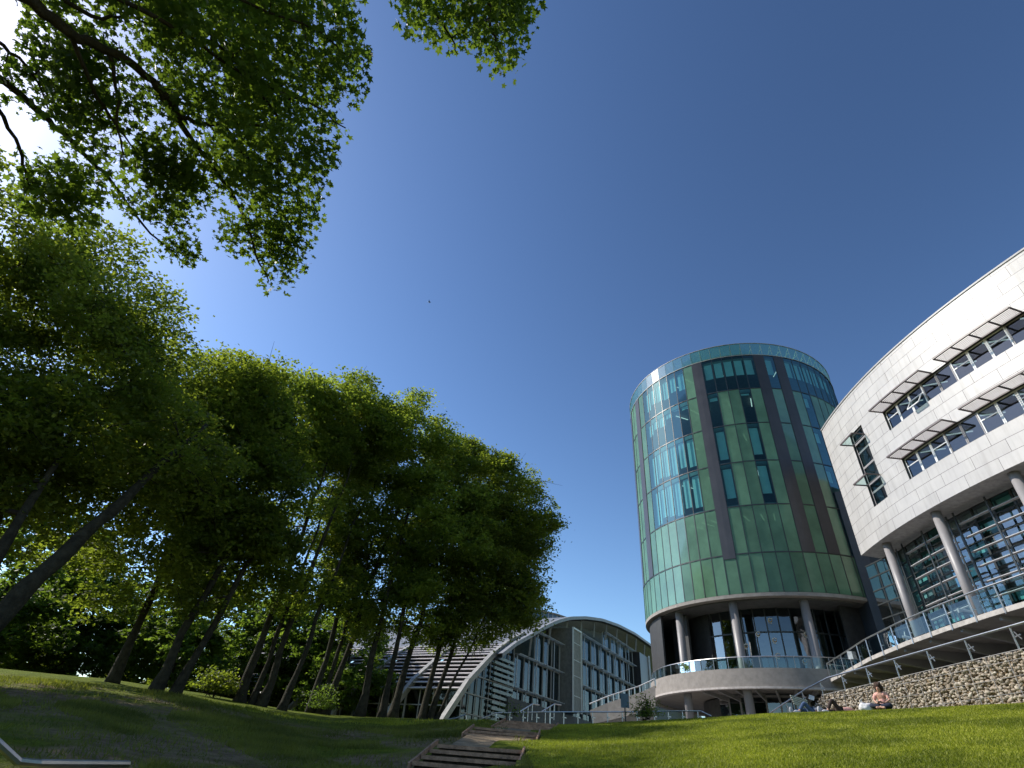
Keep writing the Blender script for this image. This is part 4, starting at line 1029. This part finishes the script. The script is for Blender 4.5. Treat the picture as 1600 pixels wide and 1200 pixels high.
make_tree('second last tree of the row with dense dark crown', gb(-8.2, 41), [((0, 0), Pp(-5.4, 42, .44), .3)],
          [(Pp(-4.6, 44, .46), (4.4, 3.6, 4.9)), (Pp(-4, 44, .31), (5, 3.6, 3.9)), (Pp(-4.5, 43, .20), (3.2, 2.5, .9))], 18, 46000, nc=95)
make_tree('rightmost tree of the row, its crown reaching out towards the round tower', gb(-5.3, 42.5), [((-.25, 0), Pp(-3, 44, .42), .27), ((.25, .2), Pp(-.4, 45, .4), .24), ((.5, .3), Pp(2, 45, .33), .14)],
          [(Pp(-.2, 46, .42), (4.1, 3.6, 4.7)), (Pp(.1, 46, .29), (3.7, 3.6, 3.6)), (Pp(2.7, 46, .36), (1.7, 2.3, 2.4)), (Pp(5.1, 46, .395), (.8, .8, .8)), (Pp(-.6, 44, .212), (3.3, 2.2, 1.3)), (Pp(1.6, 44, .235), (1.6, 1.6, .9))], 19, 52000, nc=116)
# bush in the gap
make_tree('dark rounded bush between the double trunk and the stems left of centre', gb(-23.2, 37), [((0, 0), Pp(-23.2, 37, .08), .06)], [(Pp(-23.2, 37, .078), (1.0, .8, .6))], 21, 3500, leaf=.16, clump=(.3, .6), nc=22, name='bush', cat='bush')
# background woodland
def copy_tree(o, loc, rz, sc_, label):
    r = o.copy(); COL.objects.link(r); r.location = loc; r.rotation_euler = (0, 0, rz); r.scale = (sc_, sc_, sc_); r['label'] = label
    for ch in o.children: c = ch.copy(); COL.objects.link(c); c.parent = r
    return r
lab = 'sunlit light green woodland tree glimpsed behind the dark beech trunks'; grp = 'woodland trees behind the bank'
protos = []
for i, sd in enumerate((31, 32, 33)):
    b = gb(-20 - 14 * i, 72); B3 = np.array(b)
    o = make_tree(lab, b, [((0, 0), tuple(B3 + [0, 0, 10]), .25)], [(tuple(B3 + [0, 0, 8.5]), (4.6, 4.6, 4.6)), (tuple(B3 + [1, -1, 3.6]), (4.4, 4.4, 3.0)), (tuple(B3 + [-1.5, 1, 5]), (4, 4, 3))], sd, 17000, leaf=.42, clump=(1, 1.9), mat=M_wood_leaf, name='woodland_tree', group=grp, nc=60)
    protos.append(o)
for i, az in enumerate([-63, -59, -55, -51.5, -47, -43, -40, -37, -30.5, -27, -24, -16.5, -13]):
    D = 62 + 14 * ((i * 5) % 3) / 2; p = gb(az, D); copy_tree(protos[i % 3], p, i * 1.3, .85 + .1 * (i % 4), lab)
# low undergrowth closing the wood behind the trunks
def undergrowth():
    g = np.random.default_rng(77); n = 60000; az = np.radians(g.uniform(-68, -9, n)); D = g.uniform(76, 90, n); hh = 2.2 + 2.2 * (np.sin(az * 37) * .5 + .5) + 1.5 * np.sin(az * 91)
    x = D * np.sin(az); y = D * np.cos(az); z = ground_z(x, y) + g.uniform(0, 1, n) ** .8 * np.clip(hh, 1, 9) * 1.3
    N_ = g.normal(0, .6, (n, 3)); N_[:, 2] += .6; N_ /= np.linalg.norm(N_, axis=1, keepdims=True); L = g.uniform(.35, .7, n)
    V, F = leaf_quads(np.c_[x, y, z], N_, L, L * .7, g); tag(npmesh('undergrowth', V, F, M_beech), 'dark leafy undergrowth filling the wood behind the trunks', 'undergrowth', kind='stuff')
undergrowth()
# saplings
make_tree('young leafy sapling standing in front of the ramp wall beside the tower', tuple(at(1008, 1132, 30)), [((0, 0), tuple(at(1009, 1084, 30)), .03)],
          [(tuple(at(1008, 1094, 30)), (.16, .16, .28)), (tuple(at(1008, 1104, 30)), (.24, .24, .30)), (tuple(at(1008, 1118, 30)), (.22, .22, .3))], 41, 2600, leaf=.085, clump=(.10, .2), nc=34, mat=M_wood_leaf, name='sapling', cat='sapling')
make_tree('tiny yellow-green sapling growing beside the steel path handrail', tuple(at(802, 1120, 28.5)), [((0, 0), tuple(at(803, 1107, 28.5)), .012)],
          [(tuple(at(803, 1112, 28.5)), (.13, .13, .22))], 42, 260, leaf=.09, clump=(.06, .12), nc=9, mat=M_wood_leaf, name='sapling', cat='sapling')
make_tree('low leafy shoots around the foot of the twin stemmed trees', tuple(Vector(gb(-14.6, 38.5)) + Vector((.2, 0, .1))), [((0, 0), tuple(Vector(gb(-14.6, 38.5)) + Vector((0, 0, .7))), .02)],
          [(tuple(Vector(gb(-14.6, 38.5)) + Vector((.2, 0, .7))), (.6, .5, .7))], 43, 1500, leaf=.12, clump=(.15, .35), nc=16, mat=M_wood_leaf, name='shrub', cat='shrub')

# overhanging maple
def build_maple():
    g = np.random.default_rng(5)
    bz = gz(-12.5, .8); T = thing('maple_tree', 'near maple tree whose leafy branches hang into the top of the photo', 'tree', (-12.5, .8, bz))
    trunk = [(-12.5, .8, bz - .3), (-12.4, .9, 2), (-12.2, 1.0, 5), (-12, 1.1, 8), (-11.6, 1.2, 11), (-11.4, 1.2, 14)]
    MB().tube(trunk, [.5, .4, .36, .3, .22, .1], 14).build('trunk', M_bark, T, smooth=True)
    limbs = []     # (pixel path with radii, distance start/end)
    def L3(path, r0, r1, join=None):
        pts = [at3(x, y, r0 + (r1 - r0) * i / (len(path) - 1)) for i, (x, y) in enumerate(path)]
        if join is not None: pts = [np.array(join), (np.array(join) + pts[0]) / 2 + [0, 0, .35]] + pts
        return np.array(pts)
    main = L3([(50, 0), (85, 30), (110, 52), (150, 70), (200, 95), (240, 127), (268, 155), (285, 185), (312, 192), (345, 192), (400, 196), (450, 205)], 11, 12, (-12, 1.1, 7.6))
    l2 = L3([(242, 128), (262, 160), (290, 205), (325, 250), (362, 300), (385, 350), (400, 400), (420, 440)], 11.4, 12.6)
    l3 = L3([(-10, 115), (50, 165), (85, 200), (120, 232), (165, 270), (200, 320), (235, 365), (280, 395)], 12.5, 13.2, (-12.1, 1.05, 6.6))
    l4 = L3([(-10, 145), (12, 200), (35, 245), (42, 285), (70, 310), (105, 345)], 13, 13.4)
    l5 = L3([(172, 88), (180, 135), (182, 190), (190, 230), (188, 255)], 11.3, 11.6)
    l6 = L3([(110, 52), (150, 150), (185, 200), (212, 235)], 11.2, 12.2)
    l7 = L3([(130, -30), (250, 30), (340, 90), (430, 140), (500, 170), (540, 200)], 10.6, 12, (-11.8, 1.15, 9.2))
    l8 = L3([(200, -60), (330, -20), (420, 20), (500, 50), (545, 90)], 10.5, 11.6, (-11.7, 1.2, 10))
    l9 = L3([(345, 192), (390, 250), (430, 310), (460, 370), (470, 410)], 11.8, 12.8)
    l10 = L3([(330, 60), (380, 110), (440, 190), (490, 260), (500, 310)], 11, 12.4)
    l11 = L3([(-10, 60), (30, 90), (60, 130), (75, 170)], 12, 12.2); l12 = L3([(100, 0), (160, 30), (200, 20), (260, 50)], 11, 11.3)
    h1 = L3([(250, -130), (450, -120), (600, -70), (700, -50), (760, -10), (766, 45), (785, 90)], 10.4, 11.2, (-11.5, 1.2, 11))
    h2 = L3([(600, -70), (650, -20), (680, 20), (706, 60), (715, 85)], 11, 11.2)
    nodes = []
    limb_objs = []
    for P, ra, rb in [(main, .10, .018), (l2, .06, .012), (l3, .07, .012), (l4, .035, .01), (l5, .03, .008), (l6, .035, .01), (l7, .05, .012), (l8, .04, .012), (l9, .035, .01), (l10, .025, .01), (l11, .03, .01), (l12, .035, .01), (h1, .10, .012), (h2, .035, .01)]:
        # densify with wiggle
        Q = [P[0]]
        for a, b in zip(P[:-1], P[1:]):
            for t in (.34, .67, 1): Q.append(a + (b - a) * t + (g.normal(0, .02, 3) if t < 1 else 0))
        Q = np.array(Q); rr = np.linspace(ra, rb, len(Q)); lo_ = MB().tube([tuple(v) for v in Q], rr.tolist(), 8).build('limb', M_bark, T, smooth=True); limb_objs.append(lo_); li = len(limb_objs) - 1
        for v, r in zip(Q, rr):
            nodes.append((v, r, li))
    def inside(pt, poly):
        x, y = pt; c = False; n = len(poly)
        for i in range(n):
            x1, y1 = poly[i]; x2, y2 = poly[(i + 1) % n]
            if (y1 > y) != (y2 > y) and x < (x2 - x1) * (y - y1) / (y2 - y1) + x1: c = not c
        return c
    R_ = [([(270, -60), (520, -60), (526, 0), (548, 22), (553, 95), (550, 150), (522, 182), (522, 235), (505, 275), (490, 312), (440, 325), (390, 300), (350, 265), (335, 220), (300, 170), (285, 120), (262, 60)], 270, 10.8, 13.2),
          ([(385, 325), (485, 315), (485, 345), (474, 400), (450, 420), (430, 445), (418, 450), (400, 400), (360, 385), (340, 350)], 42, 12, 13),
          ([(215, 225), (262, 215), (292, 250), (312, 290), (298, 325), (282, 350), (262, 368), (240, 358), (205, 335), (208, 290)], 46, 11.8, 13),
          ([(262, 375), (280, 380), (296, 400), (285, 402), (262, 388)], 5, 12.6, 13),
          ([(66, 45), (145, 35), (158, 100), (178, 200), (172, 250), (135, 238), (112, 190), (75, 175), (64, 120)], 52, 11.5, 12.8),
          ([(45, 285), (55, 262), (90, 252), (128, 275), (148, 320), (136, 345), (118, 358), (85, 358), (52, 325)], 34, 12.8, 13.6),
          ([(120, 245), (158, 250), (162, 300), (150, 308), (138, 270)], 6, 12.6, 13),
          ([(0, 72), (28, 85), (45, 120), (20, 140), (0, 120)], 4, 12, 13), ([(0, 160), (25, 150), (32, 168), (10, 170)], 1, 12, 13),
          ([(140, -40), (265, -40), (265, 50), (200, 45), (150, 20)], 24, 10.8, 12), ([(180, 60), (270, 70), (300, 170), (250, 180), (215, 215), (190, 190)], 22, 11, 12.6),
          ([(0, -40), (140, -40), (60, 20), (0, 10)], 8, 11, 12),
          ([(340, 190), (400, 320), (350, 350), (300, 260)], 16, 11.6, 12.8),
          ([(626, -60), (824, -60), (822, 35), (805, 60), (796, 88), (785, 104), (770, 95), (752, 90), (742, 72), (727, 70), (716, 90), (702, 80), (690, 60), (665, 50), (645, 40), (632, 28)], 74, 10.6, 12)]
    SP = []
    for poly, n, d0, d1 in R_:
        xs = [p[0] for p in poly]; ys = [p[1] for p in poly]; c = 0
        while c < n:
            q = (g.uniform(min(xs), max(xs)), g.uniform(min(ys), max(ys)))
            if inside(q, poly): SP.append(at3(q[0], q[1], g.uniform(d0, d1))); c += 1
    SP = np.array(SP); N0 = np.array([n_[0] for n_ in nodes]); order = np.argsort([np.linalg.norm(N0 - s_, axis=1).min() for s_ in SP])
    tw = [MB() for _ in limb_objs]
    for k in order:
        c = SP[k]; N_ = np.array([n_[0] for n_ in nodes]); Rr = [n_[1] for n_ in nodes]; d = np.linalg.norm(N_ - c, axis=1); j = int(np.argmin(d + (d < .12) * 5))
        Lk = limb(N_[j], c, .05, 6, g, .3); ra = min(Rr[j] * .75, .012 + .012 * d[j]); rr = [ra * (1 - .7 * i / 5) for i in range(6)]
        tw[nodes[j][2]].tube([tuple(v) for v in Lk], rr, 5, cap=False)
        for i in range(2, 6): nodes.append((Lk[i], max(rr[i], .006), nodes[j][2]))
    for lo_, t_ in zip(limb_objs, tw):
        if t_.v: t_.build('twigs', M_bark, lo_, smooth=True)
    # maple leaf template
    pol_ = [(-90, .28), (-55, .55), (-20, .62), (-2, .42), (18, .55), (32, .95), (52, .60), (62, .46), (76, .66), (90, 1.08), (104, .66), (118, .46), (128, .60), (148, .95), (162, .55), (182, .42), (200, .62), (235, .55)]
    tm = np.array([(r * math.cos(math.radians(a)), r * math.sin(math.radians(a)), 0) for a, r in pol_]); tm[:, 2] = -.22 * (tm[:, 0] ** 2) - .10 * tm[:, 1] ** 2; K = len(tm)
    m = 32; n = len(SP) * m
    o = g.normal(size=(len(SP), m, 3)); o *= np.minimum(1, 1.5 / np.linalg.norm(o, axis=2, keepdims=True)) ; o = o * np.array([.24, .24, .13]); C = (SP[:, None] + o).reshape(-1, 3)
    Nn = g.normal(0, .6, (n, 3)); Nn[:, 2] += 1; Nn /= np.linalg.norm(Nn, axis=1, keepdims=True)
    a = g.normal(size=(n, 3)); a -= Nn * (a * Nn).sum(1, keepdims=True); a /= np.linalg.norm(a, axis=1, keepdims=True); b = np.cross(Nn, a)
    curl = g.uniform(.1, 1.6, (n, 1, 1)); asp = g.uniform(.8, 1.15, (n, 1, 1))
    s_ = g.uniform(.045, .105, (n, 1, 1))
    V = C[:, None] + s_ * (tm[None, :, :1] * asp * a[:, None] + tm[None, :, 1:2] * b[:, None] + curl * tm[None, :, 2:] * Nn[:, None])
    npmesh('crown', V.reshape(-1, 3), np.arange(n * K).reshape(n, K), M_maple, T)
build_maple()

# ---------------------------------------------------------------- people on the lawn
M_skin = mat_simple('skin', (.50, .28, .20), .5, var=.06); M_jeans = mat_simple('blue_jeans', (.06, .10, .20), .9, var=.2, scale=20)
M_navy = mat_simple('navy_trousers', (.02, .025, .05), .9, var=.2); M_pink = mat_simple('pink_top', (.72, .38, .32), .85, var=.08, scale=12)
M_brown = mat_simple('dark_brown_trousers', (.05, .03, .025), .9); M_hair = mat_simple('brown_hair', (.05, .022, .012), .7, var=.4, scale=30, bump=.8); M_white = mat_simple('white_bag', (.78, .76, .76), .7); M_shoe = mat_simple('shoe', (.5, .5, .52), .7); M_grey = mat_simple('grey_top', (.16, .18, .22), .85)
def skin_obj(name, verts, edges, radii, mat, parent, root=0, sub=2):
    me = bpy.data.meshes.new(name); me.from_pydata([tuple(v) for v in verts], edges, []); o = bpy.data.objects.new(name, me); COL.objects.link(o)
    me.materials.append(mat)
    sk = o.modifiers.new('Skin', 'SKIN'); sk.use_smooth_shade = True
    for i, r in enumerate(radii):
        rr = r if isinstance(r, tuple) else (r, r); me.skin_vertices[0].data[i].radius = rr; me.skin_vertices[0].data[i].use_root = (i == root)
    ss = o.modifiers.new('Subdivision', 'SUBSURF'); ss.levels = sub; ss.render_levels = sub
    o.parent = parent; return o
def blob(mb, c, r, seed=0, nu=14, nv=9, amp=.0):
    g = np.random.default_rng(seed); base = len(mb.v); r = (r, r, r) if not hasattr(r, '__len__') else r; ph = g.uniform(0, 6, 6)
    for i in range(nv + 1):
        t = math.pi * i / nv
        for j in range(nu):
            a = 2 * math.pi * j / nu; d = Vector((math.sin(t) * math.cos(a), math.sin(t) * math.sin(a), math.cos(t)))
            k = 1 + amp * (math.sin(5 * d.x + ph[0]) * math.sin(6 * d.y + ph[1]) + math.sin(7 * d.z + ph[2]) * math.cos(6 * d.x + ph[3]))
            mb.v.append((c[0] + d.x * r[0] * k, c[1] + d.y * r[1] * k, c[2] + d.z * r[2] * k))
    for i in range(nv):
        for j in range(nu):
            j2 = (j + 1) % nu; mb.f.append((base + i * nu + j, base + i * nu + j2, base + (i + 1) * nu + j2, base + (i + 1) * nu + j))
    return mb
def place(p_px, D): p = at(*p_px, D); return Vector((p.x, p.y, gz(p.x, p.y)))
def hand(body_v, body_e, body_r, idx, wrist, d, palm_n):
    """adds palm and five fingers as branches of the body skeleton"""
    d = Vector(d).normalized(); n = Vector(palm_n).normalized(); s = d.cross(n).normalized(); wrist = Vector(wrist)
    k = len(body_v); body_v.append(wrist + d * .05); body_e.append((idx, k)); body_r.append((.030, .018))
    for f, (off, ln) in enumerate([(-.032, .062), (-.011, .074), (.011, .070), (.031, .055)]):
        a = wrist + d * .09 + s * off; b = a + d * ln * .5 + n * .012; c = b + d * ln * .4 + n * .03; m = len(body_v)
        body_v.extend([a, b, c]); body_e.extend([(k, m), (m, m + 1), (m + 1, m + 2)]); body_r.extend([.0095, .0085, .007])
    m = len(body_v); a = wrist + d * .035 - s * .045; body_v.extend([a, a + d * .035 - s * .015 + n * .02]); body_e.extend([(k, m), (m, m + 1)]); body_r.extend([.011, .009])
# sitting person, cross-legged, facing left / towards camera-left
def person_sit():
    p = place((1383, 1109), 27.0); z0 = p.z; T = thing('person', 'person in pink top sitting cross-legged on the lawn, looking at hands', 'person', tuple(p))
    F = Vector((-.75, -.66, 0)).normalized(); Rt = Vector((F.y, -F.x, 0)) * -1   # forward, and its left
    Lf = Vector((-F.y, F.x, 0)); U = Vector((0, 0, 1))
    def q(f, l, u): return F * f + Lf * l + U * u
    v = [q(0, 0, .12), q(-.02, 0, .28), q(.02, 0, .44), q(.05, 0, .55), q(.08, 0, .62), q(.12, 0, .70), q(.13, 0, .80)]
    e = [(i, i + 1) for i in range(6)]; r = [(.15, .12), (.13, .10), (.155, .10), (.11, .075), .05, (.072, .085), (.07, .085)]
    for s in (-1, 1):
        k = len(v); v += [q(.02, .17 * s, .55), q(.06, .27 * s, .36), q(.24, .13 * s, .24)]; e += [(3, k), (k, k + 1), (k + 1, k + 2)]; r += [.055, .042, .03]
        hand(v, e, r, k + 2, q(.24, .13 * s, .24), q(.6, -.7 * s, .15), q(0, -.3 * s, 1))
    for s in (-1, 1):   # crossed legs
        k = len(v); v += [q(.04, .12 * s, .12), q(.36, .34 * s, .16), q(.42, -.05 * s, .08), q(.46, -.16 * s, .07)]; e += [(0, k), (k, k + 1), (k + 1, k + 2), (k + 2, k + 3)]; r += [.10, .065, .045, .04]
    b = skin_obj('body', v, e, r, M_skin, T)
    # clothes
    v2 = [q(-.01, 0, .16), q(-.02, 0, .30), q(.02, 0, .45), q(.05, 0, .555)]; e2 = [(0, 1), (1, 2), (2, 3)]; r2 = [(.165, .14), (.15, .125), (.17, .12), (.12, .09)]
    for s in (-1, 1):
        k = len(v2); v2 += [q(.02, .18 * s, .545), q(.05, .26 * s, .38)]; e2 += [(3, k), (k, k + 1)]; r2 += [.075, .062]
    skin_obj('pink_top', v2, e2, r2, M_pink, T)
    v3 = [q(0, 0, .11)]; e3 = []; r3 = [(.17, .13)]
    for s in (-1, 1):
        k = len(v3); v3 += [q(.04, .13 * s, .12), q(.36, .34 * s, .165), q(.41, 0, .10)]; e3 += [(0, k), (k, k + 1), (k + 1, k + 2)]; r3 += [.12, .085, .065]
    skin_obj('trousers', v3, e3, r3, M_navy, T)
    h = MB(); O = Vector(p)
    for k, (f, l, u, rr) in enumerate([(.08, 0, .83, .115), (.03, .07, .78, .09), (.03, -.07, .78, .09), (.0, .05, .70, .08), (0, -.05, .70, .08), (.02, 0, .62, .07), (.10, .06, .88, .07), (.08, -.06, .89, .065), (.02, .0, .88, .08)]):
        blob(h, O + q(f, l, u), rr, k, amp=.16)
    h.build('curly_hair', M_hair, T, smooth=True)
    fc = MB(); blob(fc, O + q(.205, .0, .745), (.016, .016, .022), 1, 8, 6)
    fc.build('nose', M_skin, T, smooth=True)
    ey = MB()
    for s in (-1, 1): blob(ey, O + q(.19, .035 * s, .775), .011, 2, 8, 6)
    blob(ey, O + q(.19, 0, .705), (.02, .02, .006), 3, 8, 6); ey.build('face_marks', M_hair, T, smooth=True)
    c = O + q(.36, 0, .26); MB().box(c, (.075, .15, .012), Matrix.Rotation(.5, 3, 'X')).build('phone', M_dkframe) 
    ph = bpy.data.objects['phone']; tag(ph, 'small dark phone held by the sitting person', 'phone')
person_sit()
def bag():
    p = place((1355, 1110), 26.9); T = thing('bag', 'slumped white carrier bag on the grass beside the sitting person', 'bag', tuple(p)); m = MB()
    blob(m, p + Vector((0, 0, .12)), (.28, .2, .17), 4, 22, 14, .10); m.build('bag_body', M_white, T, smooth=True)
    m = MB(); m.tube([p + Vector((-.16, 0, .2)), p + Vector((-.19, 0, .36)), p + Vector((-.13, .02, .40)), p + Vector((-.10, 0, .24))], .018, 6).build('handle', M_white, T)
bag()
def person_lie(px, D, label, knees, trouser, top, flip=1, shoes=True, bare=False):
    p = place(px, D); T = thing('person', label, 'person', tuple(p)); X = Vector((1, .1, 0)).normalized() * flip; Y = Vector((-X.y, X.x, 0)); U = Vector((0, 0, 1))
    def q(x, y, u): return X * x + Y * y + U * u      # x from feet (0) to head (+)
    v = [q(.62, 0, .12), q(.82, 0, .13), q(1.05, 0, .14), q(1.2, 0, .14), q(1.28, 0, .15), q(1.38, 0, .15), q(1.46, 0, .15)]
    e = [(i, i + 1) for i in range(6)]; r = [(.11, .15), (.10, .13), (.11, .16), (.08, .11), .05, (.08, .07), (.075, .07)]
    tv = [q(.62, 0, .12)]; te = []; tr_ = [(.13, .165)]
    for s in (-1, 1):
        kz = knees[0 if s < 0 else 1]; k = len(v); kn = q(.30, .1 * s, kz); ft = q(.0 if kz > .2 else -.12, .1 * s, .07)
        v += [q(.55, .1 * s, .12), kn, ft, ft - X * .14 + U * (.02 if kz > .2 else .10)]; e += [(0, k), (k, k + 1), (k + 1, k + 2), (k + 2, k + 3)]; r += [.085, .058, .04, .032]
        k = len(tv); tv += [q(.55, .1 * s, .12), kn, ft + (kn - ft) * .15]; te += [(0, k), (k, k + 1), (k + 1, k + 2)]; tr_ += [.10, .075, .06]
    for s in (-1, 1):
        k = len(v); v += [q(1.16, .19 * s, .12), q(.95, .26 * s, .08), q(.75, .24 * s, .07)]; e += [(3, k), (k, k + 1), (k + 1, k + 2)]; r += [.055, .04, .03]
        hand(v, e, r, k + 2, q(.75, .24 * s, .07), -X, U)
    skin_obj('body', v, e, r, M_skin, T)
    skin_obj('trousers', tv, te, tr_, trouser, T)
    skin_obj('top', [q(.66, 0, .13), q(.85, 0, .14), q(1.05, 0, .15), q(1.2, 0, .15)], [(0, 1), (1, 2), (2, 3)], [(.13, .17), (.12, .155), (.13, .18), (.09, .13)], top, T)
    O = Vector(p); h = MB(); blob(h, O + q(1.47, 0, .16), (.11, .10, .10), 3, amp=.08); blob(h, O + q(1.52, .02, .1), .09, 5, amp=.1); h.build('hair', M_hair, T, smooth=True)
    if shoes:
        for s in (-1, 1):
            kz = knees[0 if s < 0 else 1]; ft = q(.0 if kz > .2 else -.12, .1 * s, .07); m = MB(); blob(m, O + ft - X * .07 + U * (.0 if kz > .2 else .05), (.15, .055, .055) if kz > .2 else (.08, .055, .13), 4); m.build('shoe', M_shoe, T, smooth=True)
person_lie((1246, 1113), 27.0, 'person in blue jeans lying on the lawn with one knee bent and pale shoes', (.42, .18), M_jeans, M_grey)
person_lie((1290, 1111), 27.2, 'person in dark brown trousers lying with one knee raised near the wall', (.50, .12), M_brown, M_pink)
def slat_board():
    p = place((1252, 1100), 30.5); T = thing('slatted_seat', 'pale slatted garden seat half hidden behind the person in jeans', 'seat', tuple(p))
    for i in range(5):
        z = .42 + i * .075; m = MB(); m.bar(p + Vector((-.34 - .02 * i, .0, z + .12)), p + Vector((.3, 0, z - .03)), .05, .05); m.build('slat', mat_simple('pale_slat', (.40, .41, .38), .6) if i == 0 else bpy.data.materials['pale_slat'], T)
    m = MB(); m.bar(p + Vector((-.4, .05, 0)), p + Vector((-.36, .05, .85)), .05); m.bar(p + Vector((.28, .05, 0)), p + Vector((.28, .05, .7)), .05); m.build('frame', M_dkframe, T)
slat_board()
# small bird high in the sky
b = thing('bird', 'tiny dark bird flying alone in the blue sky', 'bird', tuple(at3(671, 472, 60))); o = Vector(at3(671, 472, 60)); m = MB()
blob(m, o, (.16, .05, .05), 1); m.poly([o + Vector((-.08, 0, 0)), o + Vector((.06, 0, 0)), o + Vector((-.05, .3, .12))]); m.poly([o + Vector((-.08, 0, 0)), o + Vector((.06, 0, 0)), o + Vector((-.05, -.3, .12))]); m.build('body', M_dkframe, b)
